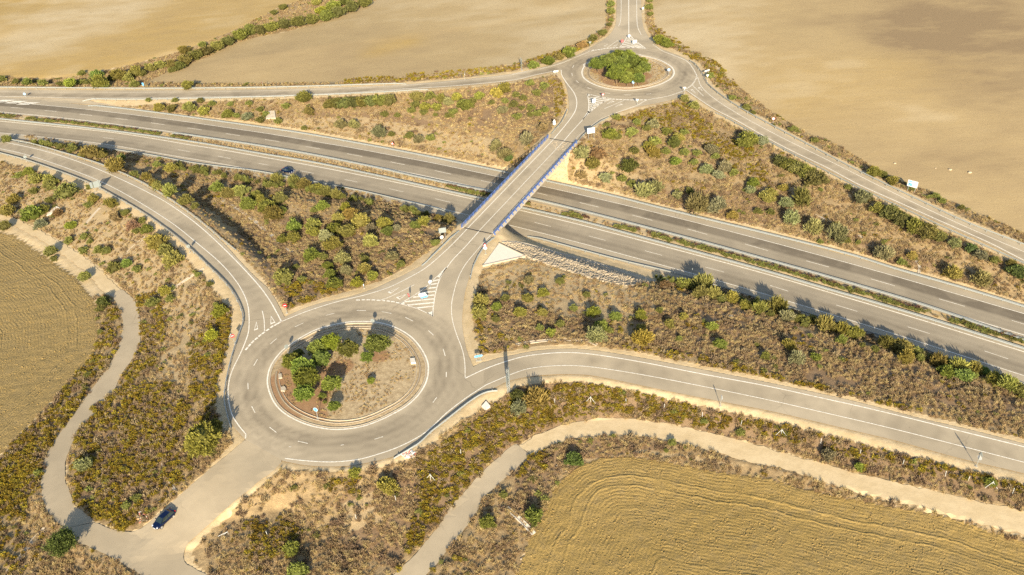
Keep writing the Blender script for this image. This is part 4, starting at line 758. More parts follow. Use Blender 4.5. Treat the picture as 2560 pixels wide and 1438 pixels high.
GR = [
 ([(-60,367),(0,382.5),(65,400),(150,429),(220,456.4),(275,485),(350.5,527.8),(425.6,580.3),(470.7,618),(520.8,665.5),(573.4,720),(601,770),(606.5,802.6),(597,832.7),(577,895),(562,965),(560.5,1008),(575,1068)], 'long curved guard rail on the outer edge of the left slip road', {}),
 ([(0,344),(45,352.5),(82.6,360),(135,375),(250,410),(350.5,453.9),(435.6,505),(500.7,552.8),(563.3,605.4),(593.4,625.4)], 'guard rail on the inner edge of the left slip road above the wedge', {}),
 ([(217.8,361),(250,368.8),(375.6,387.5),(493,408.8),(640,427.4),(727.6,443.6),(890.4,474.7),(990.5,497.5),(1125,530)], 'roadside guard rail between the near motorway lanes and the bushes left of the bridge', {}),
 ([(-60,290),(0,296.7),(250,323),(475.7,353),(640,381.3),(790,406.3),(940.5,437.6),(1090.7,471),(1215.9,498),(1310,519.5),(1455.3,552.8),(1605.5,592.9),(1755.7,633),(1920,678),(2060,719),(2195.4,757.6),(2345.6,802.6),(2560,870),(2640,897)], 'long median guard rail facing the near motorway lanes', dict(double=True)),
 ([(430.6,330.5),(640,362),(790,387.5),(940.5,418),(1065.6,446),(1235.9,480),(1335,497.5),(1480.3,532.8),(1655.6,577.8),(1780.8,610.4),(1920,649),(2020,676.5),(2140.3,711),(2295.6,757),(2420.8,799),(2560,849),(2640,878)], 'long median guard rail facing the far motorway lanes', dict(double=True)),
 ([(220.3,261.6),(375.6,279),(640,315.5),(765,334),(915.4,361),(1015.6,379.8),(1140.8,404.8),(1261,429.4),(1370,452.4),(1530.4,488.7),(1680.6,526.3),(1920,583.8),(2120.3,633.9),(2245.5,672.7),(2408,718.8),(2560,765),(2640,792)], 'guard rail along the outer shoulder of the far motorway lanes', dict(double=True)),
 ([(-60,217.5),(0,218.3),(360.5,221),(640,218.8),(840.3,213.5),(1015.6,208)], 'guard rail on the field side of the upper left slip road', {}),
 ([(205,251),(232.9,247.9),(350.5,248.4),(640,242.5),(840.3,235.5),(990.5,228.3),(1070,222)], 'guard rail on the scrub side of the upper left slip road', {}),
 ([(1788,279),(1850,313),(1920,352),(1980,383.5),(2060,424.8),(2145,467.7),(2240.5,512.7),(2343,560.3),(2455.8,611.4),(2560,658),(2660,706)], 'guard rail on the lower edge of the upper right slip road', {}),
 ([(1723,148),(1740,163),(1756,185.3),(1769,209),(1806,240),(1856,273),(1920,308),(2020,361),(2105,406),(2193,450),(2295.6,499),(2420.8,557.3),(2560,611),(2660,652)], 'guard rail on the field side of the upper right slip road', {}),
 ([(1318,589),(1335,592.6),(1455.3,625.4),(1555.4,651.7),(1680.6,681.5),(1793.3,715),(1970,768.6),(2152.8,824.9),(2283,863.7),(2370.7,896.3),(2495.9,938.8),(2600,972)], 'roadside guard rail beside the near motorway lanes right of the bridge', {}),
 ([(1243,972.5),(1225,975.5),(1205.8,983),(1165.8,1009),(1100.7,1060.5),(1075.7,1080),(1040.6,1112),(983,1141.8)], 'short guard rail on the lower right edge of the nearer roundabout', {}),
 ([(1147,574),(1109.6,611),(1070,649),(1053,661)], 'short guard rail left of the road just below the bridge', {}),
 ([(1235,591),(1221,603),(1208,619),(1196,637),(1187,655),(1180,672),(1174.5,694)], 'short guard rail right of the road just below the bridge', {}),
 ([(1378,333),(1400,311),(1412,290),(1419,270)], 'short guard rail left of the road just above the bridge', {}),
 ([(1441,355),(1465,332),(1488,313),(1523,290)], 'short guard rail right of the road just above the bridge', {}),
]
for px, lb, k in GR: guardrail(px, lb, **k)

# ---------------------------------------------------------------- signs
def circ(r, n=20, cx=0, cz=0): return [(cx + r*math.cos(2*math.pi*i/n), cz + r*math.sin(2*math.pi*i/n)) for i in range(n)]
def tri3(r, up=True, cz=0): return [(r*math.cos(a), cz + r*math.sin(a)) for a in ([R(90), R(210), R(330)] if up else [R(-90), R(30), R(150)])]
ARROW = [(-.08,.26),(.08,.26),(.08,-.02),(.22,-.02),(0,-.30),(-.22,-.02),(-.08,-.02)]
def plate(par, poly, m, y, t=.03, name='sign_plate', x=0, z=0):
    mb = MB(); mb.prism([(a + x, b + z) for a, b in poly], t, Matrix.Translation((0, y, 0))); return mb.build(name, m, par)
def boardpoly(w, hh):
    w *= .86; hh *= .88
    return [(-w/2,-hh/2),(w/2,-hh/2),(w/2,hh/2),(-w/2,hh/2)]
def arrowpoly(w, hh, s=1): return [(-s*w/2,-hh/2),(s*(w/2-hh*.55),-hh/2),(s*w/2,0),(s*(w/2-hh*.55),hh/2),(-s*w/2,hh/2)]
def sign(base, az, items, label, cat='road sign', hp=2.5, poles=(0,), name='road_sign', pr=.05, pm=None, group=None):
    """items: (kind, x, z, size...); the face looks along azimuth az (degrees, 0 = +x)"""
    o = empty(name, g1(*base), R(az + 90), label=label, cat=cat, group=group)
    for x in poles: MB().bar((x,0,-.3), (x,0,hp), pr, 8).build('pole', pm or M_galv, o)
    MB().box((sum(poles)/len(poles),0,.02), (.5 + max(poles)-min(poles), .5, .08)).build('footing', M_conc, o)
    for it in items:
        k, x, z = it[:3]; y = -.08
        if k == 'noentry': plate(o, circ(.47), M_red, y, x=x, z=z); plate(o, boardpoly(.66,.17), M_white, y-.022, .02, 'white_bar', x, z)
        elif k == 'back': plate(o, circ(.47), M_back, y, x=x, z=z)
        elif k == 'limit': plate(o, circ(.47), M_red, y, x=x, z=z); plate(o, circ(.38), M_white, y-.022, .02, 'white_disc', x, z)
        elif k == 'white': plate(o, circ(.46), M_white, y, x=x, z=z)
        elif k == 'arrow': plate(o, circ(.47), M_white, y, x=x, z=z); plate(o, circ(.43), M_cyan, y-.022, .02, 'blue_disc', x, z); plate(o, [(a*.9, b*.9) for a, b in ARROW], M_blue if len(it) > 3 else M_white, y-.036, .012, 'arrow', x, z)
        elif k == 'yield': plate(o, tri3(.60, False), M_red, y, x=x, z=z); plate(o, tri3(.42, False), M_white, y-.022, .02, 'white_triangle', x, z)
        elif k == 'warn': plate(o, tri3(.62), M_red, y, x=x, z=z); plate(o, tri3(.43), M_white, y-.022, .02, 'white_triangle', x, z)
        elif k == 'tback': plate(o, tri3(.60, it[3]), M_back, y, x=x, z=z)
        elif k == 'twhite': plate(o, tri3(.60, it[3]), M_white, y, x=x, z=z)
        elif k == 'board': plate(o, boardpoly(it[3], it[4]), it[5], y, x=x, z=z, name='board')
        elif k == 'mark': plate(o, boardpoly(it[3], it[4]), it[5], y-.024, .016, 'legend', x, z)
        elif k == 'arr': plate(o, arrowpoly(it[3], it[4], it[6]), it[5], y, x=x, z=z, name='arrow_panel')
        elif k == 'rib':
            for q in it[3]: plate(o, boardpoly(.09, it[4]), M_galv, -y*.2, .1, 'rib', q, z)
    return o
sign((795,1047), -112, [('arrow',0,2.5,1)], 'round blue arrow sign on the near roundabout island, at its lower left edge', hp=2.9)
sign((721,886), 128, [('back',0,2.1)], 'round sign seen from behind on the upper left edge of the near roundabout island', hp=2.4)
sign((934,819.6), 75, [('back',0,1.9)], 'round sign seen from behind at the top edge of the near roundabout island', hp=2.2)
sign((717,783.8), -83, [('noentry',0,2.3)], 'red no entry sign on the sandy corner above the near roundabout', hp=2.6)
sign((587,860), -80, [('tback',-.25,2.45,True),('noentry',0,2.3)], 'red no entry sign on the outside of the left slip road guard rail', hp=2.6)
sign((1024.5,754.5), -150, [('noentry',0,1.9)], 'red no entry sign at the lower left corner of the hatched triangle', hp=2.6)
sign((1076.6,719.5), -60, [('white',0,1.75)], 'round white sign inside the upper part of the hatched triangle by the near roundabout', hp=1.9)
sign((1062,750.6), -75, [('arr',-.45,1.95,1.7,.42,M_white,1),('arr',-.25,1.48,1.8,.42,M_white,1),('arr',0,1.0,1.7,.44,M_cyan,1),('mark',-.35,1.0,.3,.2,M_blue),('mark',.2,1.0,.4,.22,M_blue)], 'stack of white and blue arrow panels in the hatched triangle by the near roundabout', hp=2.1, poles=(-.4,.45))
sign((1196.5,902.5), -78, [('arr',.1,1.35,1.75,.5,M_cyan,1),('mark',-.25,1.35,.35,.22,M_blue),('mark',.25,1.35,.35,.22,M_blue)], 'blue arrow panel on two legs at the sandy corner right of the near roundabout', hp=1.5, poles=(-.35,.4))
sign((1108.5,598.4), 100, [('board',0,2.6,2.1,1.6,M_back),('rib',0,2.6,(-.6,.6),1.6)], 'grey rectangular signboard seen from behind left of the bridge', hp=3.3, poles=(-.6,.6), name='signboard')
sign((1105.7,607.5), -70, [('white',0,1.75)], 'round white sign in front of the grey signboard left of the bridge', hp=2.0)
sign((1214.2,634.8), -100, [('white',0,1.75),('warn',0,2.55)], 'white disc and triangle sign pair right of the road below the bridge', hp=3.0)
sign((246,479), 126, [('board',-.3,2.3,2.3,2.2,M_back),('board',1.3,2.5,.7,2.1,M_back),('rib',0,2.3,(-.9,.9),2.2)], 'large grey signboard seen from behind beside the left slip road guard rail', hp=3.5, poles=(-.9,.9), name='signboard')
sign((67,404), 110, [('back',0,1.6)], 'small round sign seen from behind at the far left end of the left slip road', hp=1.9)
sign((475,632), 125, [('back',0,1.9)], 'round sign seen from behind on the verge midway along the left slip road', hp=2.2)
sign((1475,119), 95, [('tback',0,1.9,False)], 'grey triangle sign seen from behind upper left of the far roundabout', hp=2.2)
sign((1555,114), -80, [('noentry',0,1.7)], 'red no entry sign at the left of the far hatched triangle', hp=2.2)
sign((1587,112.5), -75, [('arr',0,1.5,1.8,.7,M_white,1),('arr',-.1,.9,1.6,.5,M_white,1)], 'white arrow panels right of the far hatched triangle above the far roundabout', hp=1.9, poles=(-.4,.4))
sign((1572.5,98), -85, [('white',0,1.3),('mark',0,.8,.6,.3,M_white)], 'round white sign at the top tip of the far hatched triangle', hp=1.8)
sign((1389,189), -80, [('arr',0,1.5,1.9,.6,M_white,-1)], 'white arrow panel on the sandy corner left of the far roundabout', hp=1.6, poles=(-.5,.5))
sign((1671.5,188), -95, [('arrow',0,1.9)], 'round blue and white sign at the right edge of the far island', hp=2.2)
sign((1583,219), -90, [('arrow',0,1.9)], 'round blue and white sign in front of the trees on the far island', hp=2.2)
sign((1507,250), -70, [('yield',0,1.9)], 'give way triangle in the striped triangle below the far roundabout', hp=2.1)
sign((1484.5,263), -80, [('arr',0,1.9,1.3,.6,M_white,-1),('arr',.1,1.2,1.3,.8,M_white,1),('mark',.1,1.2,.6,.25,M_cyan)], 'pair of white arrow panels in the striped triangle below the far roundabout', hp=2.3, poles=(-.3,.3))
sign((1593,264.5), -110, [('twhite',0,2.0,False)], 'pale give way triangle on the verge below the far roundabout', hp=2.3)
sign((1710.5,235), -95, [('twhite',0,2.1,False)], 'white give way triangle at the right exit of the far roundabout', hp=2.4)
sign((1767.8,203), -90, [('twhite',0,2.0,False)], 'large white give way triangle behind the guard rail right of the far roundabout', hp=2.3)
sign((1768,186), -60, [('arr',-.3,1.4,2.3,.5,M_white,-1)], 'white arrow panel in the scrub just above the large give way triangle', hp=1.5, poles=(-.5,.5))
sign((1386,322), -85, [('white',0,1.75),('twhite',0,2.55,True)], 'white disc and triangle sign pair left of the road above the bridge', hp=2.9)
sign((1477.5,348.5), -80, [('board',0,2.9,2.7,2.0,M_white),('mark',-.75,2.55,.3,.5,M_cyan),('mark',.1,2.5,.2,.35,M_cyan),('mark',.5,3.2,1.0,.14,M_cyan)], 'big white signboard on two legs right of the road above the bridge', hp=3.9, poles=(-.8,.9), name='signboard')
sign((2277,480.5), -130, [('board',0,2.5,3.0,2.1,M_white),('mark',-.55,3.0,1.1,.5,M_cyan),('mark',-.55,2.2,1.2,.9,M_cyan),('mark',-.7,2.4,.6,.25,M_blue),('mark',-.4,1.95,.5,.22,M_blue)], 'white and blue signboard beyond the upper right slip road', hp=3.5, poles=(-.9,.9), name='signboard')
sign((1607,32), -80, [('board',0,1.8,.9,.9,M_white)], 'white square sign on the right verge of the far straight road', hp=2.3)
sign((1932,309.5), -100, [('limit',0,1.7)], 'small red and white round sign behind the upper right slip road', hp=2.1)
sign((361,222.5), -100, [('board',0,1.9,.8,1.2,M_cyan),('mark',.0,1.9,.3,.6,M_blue)], 'blue rectangular sign at the end of the hedge beside the upper left slip road', hp=2.3)
sign((65,245), -90, [('arrow',0,1.6)], 'round blue arrow sign between the road lanes at the upper left', hp=1.8)
sign((658.5,219.5), -170, [('limit',0,2.0)], 'narrow edge-on round sign above the upper left slip road', hp=2.4)
sign((983,372.5), -95, [('warn',0,1.9)], 'red bordered warning triangle above the far motorway lanes', hp=2.2)
sign((1729.5,697.5), 170, [('tback',0,2.6,True)], 'edge-on triangle sign beside the near motorway lanes right of the bridge', hp=3.1)
sign((2440.5,1166.5), 20, [('tback',0,3.1,True),('white',0,2.2)], 'edge-on triangle sign on a tall leaning pole at the lower right slip road', hp=3.4)
sign((1800.8,1015), 8, [('white',0,2.2)], 'edge-on round sign on a pole below the middle of the lower right slip road', hp=2.6)
sign((1304,175), 8, [('board',0,3.0,3.2,2.4,M_back)], 'tall signboard seen nearly edge-on beside the field left of the far roundabout', hp=4.3, poles=(-.9,.9), name='signboard')
sign((1162.6,199), -90, [('board',0,1.9,.12,.5,M_white)], 'thin white marker pole beside the road left of the far roundabout', hp=2.6, name='marker_post', cat='post')
sign((910.5,721), -90, [('board',0,1.0,.25,.5,M_white)], 'small white marker post on the verge among the bushes left of the hatched triangle', hp=1.3, name='marker_post', cat='post')
# lattice mast carrying an edge-on board
o = empty('lattice_signpost', g1(1272.3,983), R(176), label='tall steel lattice signpost seen edge-on beside the lower right slip road', cat='signpost')
for x in (-.2, .2):
    for y in (-1.1, 1.1): MB().bar((y*.22, x, -.3), (y*.22, x, 6.2), .045, 6).build('leg', M_galv, o)
mb = MB()
for i in range(10):
    z0, z1 = .2 + i*.6, .8 + i*.6
    for x in (-.2, .2): mb.bar((-.24, x, z0), (.24, x, z1), .022, 5); mb.bar((.24, x, z0), (-.24, x, z1), .022, 5)
    for y in (-.24, .24): mb.bar((y, -.2, z0), (y, .2, z1), .022, 5)
mb.build('lattice', M_galv, o)
mb = MB(); mb.box((0,0,4.4), (.06, 3.0, 2.6), rz=R(-9)); mb.build('board', M_back, o)

# ---------------------------------------------------------------- fence posts
FP = [(2150,1136),(2256.8,1162),(2363,1191),(2419.5,1204),(2531,1234),(2051.4,1109),(1387,1010),(1565.4,1010),(1659.8,1023),(1755.7,1044),(1852,1064),(1152.5,1137),(990,1252),(891.6,1299),(669.5,1341)]
fp0 = None
fx = sorted(FP)
ordw = ['first','second','third','fourth','fifth','sixth','seventh','eighth','ninth','tenth','eleventh','twelfth','thirteenth','fourteenth','fifteenth','sixteenth']
for i, (x, y) in enumerate(fx):
    if fp0 is None: fp0 = MB().bar((0,0,-.3), (0,0,1.35), .05, 6).build('fence_post', M_post); q = fp0
    else: q = fp0.copy(); COL.objects.link(q)
    q.location = g1(x, y); q.rotation_euler = (R(random.uniform(-4,4)), R(random.uniform(-4,4)), 0)
    tag(q, f'thin pale fence post in the lower scrub, {ordw[i]} plain post from the left', 'fence post', 'single fence posts in the lower scrub')
BP = sorted([(1476.5,1006),(2478,1219),(1952.5,1088),(1077,1200)]); bp0 = None
for i, (x, y) in enumerate(BP):
    if bp0 is None:
        mb = MB(); mb.bar((0,0,-.3), (0,0,1.6), .055, 6); mb.bar((-1.1,0,0), (0,0,1.45), .04, 6); mb.bar((.9,-.4,0), (0,0,1.45), .04, 6); bp0 = q = mb.build('braced_fence_post', M_post)
    else: q = bp0.copy(); COL.objects.link(q)
    q.location = g1(x, y); tag(q, f'fence post with two slanting braces in the lower scrub, {ordw[i]} braced post from the left', 'fence post', 'braced fence posts in the lower scrub')
q = bp0.copy(); COL.objects.link(q); q.location = g1(560,1336); q.rotation_euler = (R(38), R(20), R(40)); tag(q, 'toppled white braced post beside the access road opposite the parked car', 'fence post')

# ---------------------------------------------------------------- concrete bits
slab('inspection_box', [(1025,900),(1037,898.5),(1040,910),(1027.5,911)], .5, M_concw, 'pale concrete box on the right side of the near roundabout island', 'concrete box', .45)
slab('inspection_box', [(696,937),(704,935.5),(706,946),(697,948)], .4, M_conc, 'small concrete drain box on the left side of the near roundabout island', 'concrete box', .25)
slab('concrete_block', [(702,970),(712,968),(716,974),(712,980),(703,979)], .4, M_conc, 'broken pale concrete block below the drain box on the near island', 'concrete block', .3)
slab('concrete_block', [(1204,1020),(1215.5,1007),(1226,1019),(1212,1028)], .5, M_concw, 'white concrete headwall in the scrub behind the short guard rail', 'concrete block', .5)
slab('concrete_slab', [(117,541),(121,533),(141,517),(150,522),(136,533)], .3, M_concw, 'pale tilted concrete slab among the bushes at the left', 'concrete slab', .3)
slab('drain_headwall', [(672,281),(687,279.5),(690,298),(664,299)], .5, M_conc, 'pale concrete drain outlet on the far bank above the motorway', 'concrete block', .5)
slab('drain_headwall', [(1822,790),(1832,789),(1833,795),(1823,796)], .3, M_conc, 'tiny concrete drain outlet among the tall bushes by the near motorway lanes', 'concrete block', .3)
def channel(pts, w, label, dz=.12, m=None):
    W = resamp(G(spl(pts, 5)), .8); o_ = Vector(W[0]); Wl = W - W[0]; e = empty('drain_channel', o_, label=label, cat='drain channel')
    for s in (-1, 1):
        a = offs(Wl, s*w/2)
        prof = [(-.09,dz),(.09,dz),(.09,-.3),(-.09,-.3)]; l = [offs(a, q[0]) for q in prof]; n = len(a)
        zz = [h(W[:,0], W[:,1]) - o_.z + q[1] for q in prof]
        V = np.stack([np.c_[l[k][:, :2], zz[k]] for k in range(4)], 1).reshape(-1, 3)
        mesh('channel_wall', V, [(i*4+j, i*4+(j+1)%4, (i+1)*4+(j+1)%4, (i+1)*4+j) for i in range(n-1) for j in range(4)], m or M_conc, e)
    a, b = offs(Wl, -w/2+.09), offs(Wl, w/2-.09); n = len(a); zz = h(W[:,0], W[:,1]) - o_.z + .05
    mesh('channel_bed', np.vstack([np.c_[a[:, :2], zz], np.c_[b[:, :2], zz]]), [(i, i+1, n+i+1, n+i) for i in range(n-1)], m or M_conc, e)
channel([(368,590),(340,612),(303,648)], .75, 'pale concrete drain chute down the left bank, opposite the long dark bush clump')
channel([(250,520),(236,535),(215,560)], .5, 'short pale drain chute below the large grey signboard')
channel([(510,671),(480,690),(440,718),(422,738)], .55, 'pale concrete drain chute on the left bank nearest the near roundabout')
channel([(112.7,1321),(85,1350),(57.6,1386),(20,1430)], .7, 'pale concrete chute in the dry grass at the lower left corner')
channel([(395,1095),(402,1120),(405,1153),(415,1185),(427,1209),(441,1231)], .3, 'thin pale drain line winding through the yellow scrub left of the access road', .1)
channel([(232,1246),(245,1236),(262,1231),(284,1229)], .4, 'short pale curved drain in the yellow scrub above the concrete track bend')
channel([(538,490),(575,512),(610,532),(640,555),(692,600),(732,630)], .8, 'long concrete ditch through the wedge of bushes left of the bridge', .1)
channel([(1290,863),(1330,855.5),(1380,851),(1430,850.5),(1468,853),(1493,862.7)], .6, 'pale concrete ditch above the lower right slip road', .15)
channel([(1266,1271),(1285,1286),(1310,1310),(1335,1336)], .7, 'white concrete drain beside the round bush at the ploughed field edge', .2, M_concw)
channel([(1254,604),(1300,607),(1360,624),(1420,640),(1500,662),(1590,690),(1640,706)], .8, 'concrete gutter at the foot of the stone bank beside the near motorway lanes', .1)
channel([(2040,535),(2060,546),(2075,556),(2120,572),(2160,596)], .5, 'faint concrete drain line on the right bank below the upper right slip road', .05)
channel([(2290,652),(2300,668),(2297,684)], .5, 'short pale drain outlet near the far motorway guard rail on the right', .1)
# rubbish
def scraps(name, px, n, r, mats, label, cat, hgt=.3):
    c = g1(*px); e = empty(name, c, label=label, cat=cat)
    for k, m in enumerate(mats):
        for _ in range(n):
            a, d = random.uniform(0, 6.3), r*math.sqrt(random.random()); x, y = d*math.cos(a), d*math.sin(a)*.7; mb = MB()
            mb.box((x, y, float(h(c.x+x, c.y+y)) - c.z + random.uniform(.02, hgt)), (random.uniform(.12,.5), random.uniform(.1,.4), random.uniform(.03,.14)), rot=Matrix.Rotation(random.uniform(0,3), 3, 'Z') @ Matrix.Rotation(random.uniform(-.6,.6), 3, 'X'))
            mb.build('scrap', m, e)
M_pink = flat('faded_red_plastic', (.55,.20,.15), .6); M_card = flat('cardboard', (.45,.30,.15), .9)
scraps('litter_pile', (1022,1136), 24, 1.25, [M_white, M_concw, M_white, M_pink], 'heap of white and red litter at the end of the short roundabout guard rail', 'litter pile')
scraps('rubble_pile', (357,1293), 12, 1.6, [M_concw, M_pink, M_card, M_rust], 'heap of red and brown rubble on the verge beside the parked car', 'rubble pile')
# field stones
def rockmesh(seed, r=1.):
    rr = random.Random(seed); bm = bmesh.new(); bmesh.ops.create_icosphere(bm, subdivisions=2, radius=r)
    for q in bm.verts: q.co *= 1 + rr.uniform(-.22, .16)
    for q in bm.verts: q.co.z *= .62; q.co.x *= 1.25
    me = bpy.data.meshes.new('rock'); bm.to_mesh(me); bm.free(); return me
M_rock = flat('pale_limestone', (.42,.335,.225), .9, 0, .35, scale=1.1)
for i, (x, y, s, lb) in enumerate([(2237,409,.3,'leftmost pale stone in the big field beyond the upper right slip road'),(2339,421,.2,'smallest pale stone, second from the left in the big field'),(2375,425,.4,'pale stone with a dark side, third from the left in the big field'),(2424,432,.45,'largest pale stone, rightmost in the big field')]):
    me_ = rockmesh(i+3, s); me_.materials.append(M_rock); q = bpy.data.objects.new('field_stone', me_); COL.objects.link(q); q.location = g1(x, y) + Vector((0,0,s*.2)); tag(q, lb, 'stone', 'stones in the big field')

# ---------------------------------------------------------------- cars
M_paintB = flat('dark_blue_car_paint', (.004,.011,.045), .18, .35, .02, .7); M_glass = flat('car_glass', (.015,.025,.025), .06, 0, .02, .8); M_tyre = flat('tyre', (.02,.02,.02), .8); M_rim = flat('alloy_rim', (.55,.55,.56), .3, .6, .05); M_lamp = flat('headlamp_glass', (.75,.75,.78), .1, .3, .02, .9); M_tail = flat('tail_lamp', (.35,.01,.015), .3)
def car(base, rz, label, L=4.3, Wd=1.78, Ht=1.45):
    o = empty('parked_car' if 'parked' in label else 'car', base, rz, label=label, cat='car'); k = L/4.3; w = Wd/2
    # x forward; stations: x, half width, underside, shoulder height, top of bonnet/boot surface
    st = [(-2.13,.60,.42,.72,.80),(-2.05,.76,.28,.80,.92),(-1.75,.86,.22,.86,1.0),(-1.2,.89,.2,.88,1.0),(-.4,.89,.2,.86,.97),(.5,.89,.2,.84,.95),(1.1,.88,.2,.80,.90),(1.6,.84,.22,.72,.80),(1.95,.74,.28,.64,.69),(2.12,.56,.36,.55,.58)]
    V, f = [], []
    for x, hw, zb, zs, zt in st:
        hw *= w/.89; V += [(x*k,-hw*.86,zb),(x*k,-hw,zb+.12),(x*k,-hw,zs-.08),(x*k,-hw*.93,zs+.03),(x*k,-hw*.5,zt),(x*k,hw*.5,zt),(x*k,hw*.93,zs+.03),(x*k,hw,zs-.08),(x*k,hw,zb+.12),(x*k,hw*.86,zb)]
    for i in range(len(st)-1): f += [(i*10+j, i*10+(j+1) % 10, (i+1)*10+(j+1) % 10, (i+1)*10+j) for j in range(10)]
    f += [tuple(range(10))[::-1], tuple(range(90, 100))]
    b = mesh('body', V, [q[::-1] for q in f], M_paintB, o, smooth=True)
    md = b.modifiers.new('s', 'SUBSURF'); md.levels = md.render_levels = 1
    # cabin: glass shell with roof and pillars
    cb = [(-1.72,.70,.70),(-1.25,.78,.60),(.45,.78,.60),(1.12,.72,.66)]; zlo = .90; zhi = Ht
    Vg = [(-1.78*k,-.70*w/.89,zlo),(-1.78*k,.70*w/.89,zlo),(1.18*k,.72*w/.89,zlo-.06),(1.18*k,-.72*w/.89,zlo-.06),(-1.15*k,-.56*w/.89,zhi-.04),(-1.15*k,.56*w/.89,zhi-.04),(.35*k,.57*w/.89,zhi-.02),(.35*k,-.57*w/.89,zhi-.02),(-1.78*k,-.80*w/.89,zlo-.02),(-1.78*k,.80*w/.89,zlo-.02),(1.1*k,.82*w/.89,zlo-.04),(1.1*k,-.82*w/.89,zlo-.04)]
    mesh('windscreen', [Vg[3],Vg[2],Vg[6],Vg[7]], [(0,1,2,3)], M_glass, o); mesh('rear_window', [Vg[1],Vg[0],Vg[4],Vg[5]], [(0,1,2,3)], M_glass, o)
    for s, q in ((-1,(8,11,7,4)),(1,(10,9,5,6))):
        a = [Vector(Vg[i]) for i in q]; a = [p - Vector((0, s*.0, 0)) for p in a]
        mesh('side_window', a, [(0,1,2,3)], M_glass, o)
        c0, c1 = a[0].lerp(a[1], .52), a[3].lerp(a[2], .52); MB().bar(c0 + Vector((0,s*.012,0)), c1 + Vector((0,s*.012,0)), .035, 5).build('door_pillar', M_paintB, o)
    rf = MB(); rf.add([(-1.2*k,-.57*w/.89,zhi-.05),(-1.2*k,.57*w/.89,zhi-.05),(.4*k,.58*w/.89,zhi-.03),(.4*k,-.58*w/.89,zhi-.03),(-1.0*k,-.42*w/.89,zhi+.02),(-1.0*k,.42*w/.89,zhi+.02),(.15*k,.42*w/.89,zhi+.03),(.15*k,-.42*w/.89,zhi+.03)], [(4,7,6,5),(0,4,5,1),(1,5,6,2),(2,6,7,3),(3,7,4,0),(0,1,2,3)]); rf.build('roof', M_paintB, o)
    mb = MB()
    for i, j in ((3,7),(2,6),(0,4),(1,5)): mb.bar(Vg[i], Vg[j], .05, 6)
    for i, j in ((11,3),(10,2),(8,0),(9,1)): mb.bar(Vg[i], Vg[j], .05, 6)
    mb.build('window_frame', M_paintB, o)
    for x in (1.32*k, -1.28*k):
        for s in (-1, 1):
            wh = empty('wheel', (x, s*(w-.10), .31)); wh.parent = o
            MB().bar((0,-.11,0), (0,.11,0), .31, 20).build('tyre', M_tyre, wh); MB().bar((0,-s*.0,0), (0,s*.125,0), .21, 16).build('rim', M_rim, wh)
    for s in (-1, 1):
        MB().box((1.93*k, s*.56*w/.89, .66), (.26,.20,.10), rot=Matrix.Rotation(-s*.5, 3, 'Z') @ Matrix.Rotation(.35, 3, 'Y')).build('headlight', M_lamp, o)
        MB().box((-2.04*k, s*.62*w/.89, .84), (.12,.26,.16)).build('tail_light', M_tail, o)
        MB().box((.72*k, s*(w+.10), .96), (.16,.20,.13)).build('wing_mirror', M_paintB, o)
    MB().box((2.12*k,0,.45), (.06,.5,.12)).build('number_plate', M_white, o)
    return o
g = g1(411.5,1303); fr, re = G([(402.5,1321)])[0], G([(437,1284)])[0]
car(g, math.atan2(fr[1]-re[1], fr[0]-re[0]), 'dark blue parked car on the concrete road at the lower left', 4.45, 1.80)
g = g1(720.5,430.5); a, b = G([(700,424)])[0], G([(760,436)])[0]
car(g, math.atan2(b[1]-a[1], b[0]-a[0]), 'dark blue car driving on the near motorway lanes left of the bridge', 4.2, 1.78, 1.42)
# ---------------------------------------------------------------- foliage
def leafmat(name, a, b_, c_, objcol=True, trans=.25):
    """a dark, b mid, c light tint over the tone stored per leaf"""
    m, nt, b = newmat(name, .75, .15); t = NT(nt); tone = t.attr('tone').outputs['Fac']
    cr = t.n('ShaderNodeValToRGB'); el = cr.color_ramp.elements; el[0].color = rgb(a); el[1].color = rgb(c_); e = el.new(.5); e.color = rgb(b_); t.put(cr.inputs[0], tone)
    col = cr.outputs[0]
    oi = t.n('ShaderNodeObjectInfo')
    if objcol: col = t.mix(1., col, oi.outputs['Color'], 'MULTIPLY')
    hs = t.n('ShaderNodeHueSaturation'); t.put(hs.inputs['Color'], col); t.put(hs.inputs['Value'], t.math('MULTIPLY_ADD', oi.outputs['Random'], .5, .75)); t.put(hs.inputs['Hue'], t.math('MULTIPLY_ADD', oi.outputs['Random'], .03, .485)); col = hs.outputs[0]
    t.put(b.inputs['Base Color'], col)
    tr = t.n('ShaderNodeBsdfTranslucent'); t.put(tr.inputs[0], col); mx = t.n('ShaderNodeMixShader'); mx.inputs[0].default_value = trans
    nt.links.new(b.outputs[0], mx.inputs[1]); nt.links.new(tr.outputs[0], mx.inputs[2]); nt.links.new(mx.outputs[0], nt.nodes['Material Output'].inputs[0]); return m
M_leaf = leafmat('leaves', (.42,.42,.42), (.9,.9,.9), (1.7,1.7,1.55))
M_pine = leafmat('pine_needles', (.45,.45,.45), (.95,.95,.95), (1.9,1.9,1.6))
M_straw = leafmat('dry_stalks', (.22,.155,.08), (.41,.295,.145), (.61,.455,.235), False)
M_bbrush = leafmat('brown_twigs', (.12,.083,.048), (.26,.185,.105), (.42,.31,.18), False)
M_yleaf = leafmat('flowering_scrub', (.06,.055,.016), (.23,.175,.028), (.80,.50,.022), False)
M_gleaf = leafmat('green_scrub', (.08,.085,.022), (.20,.20,.05), (.32,.30,.085), False)
M_rleaf = leafmat('purple_brown_scrub', (.07,.04,.025), (.17,.09,.055), (.26,.17,.08), False)
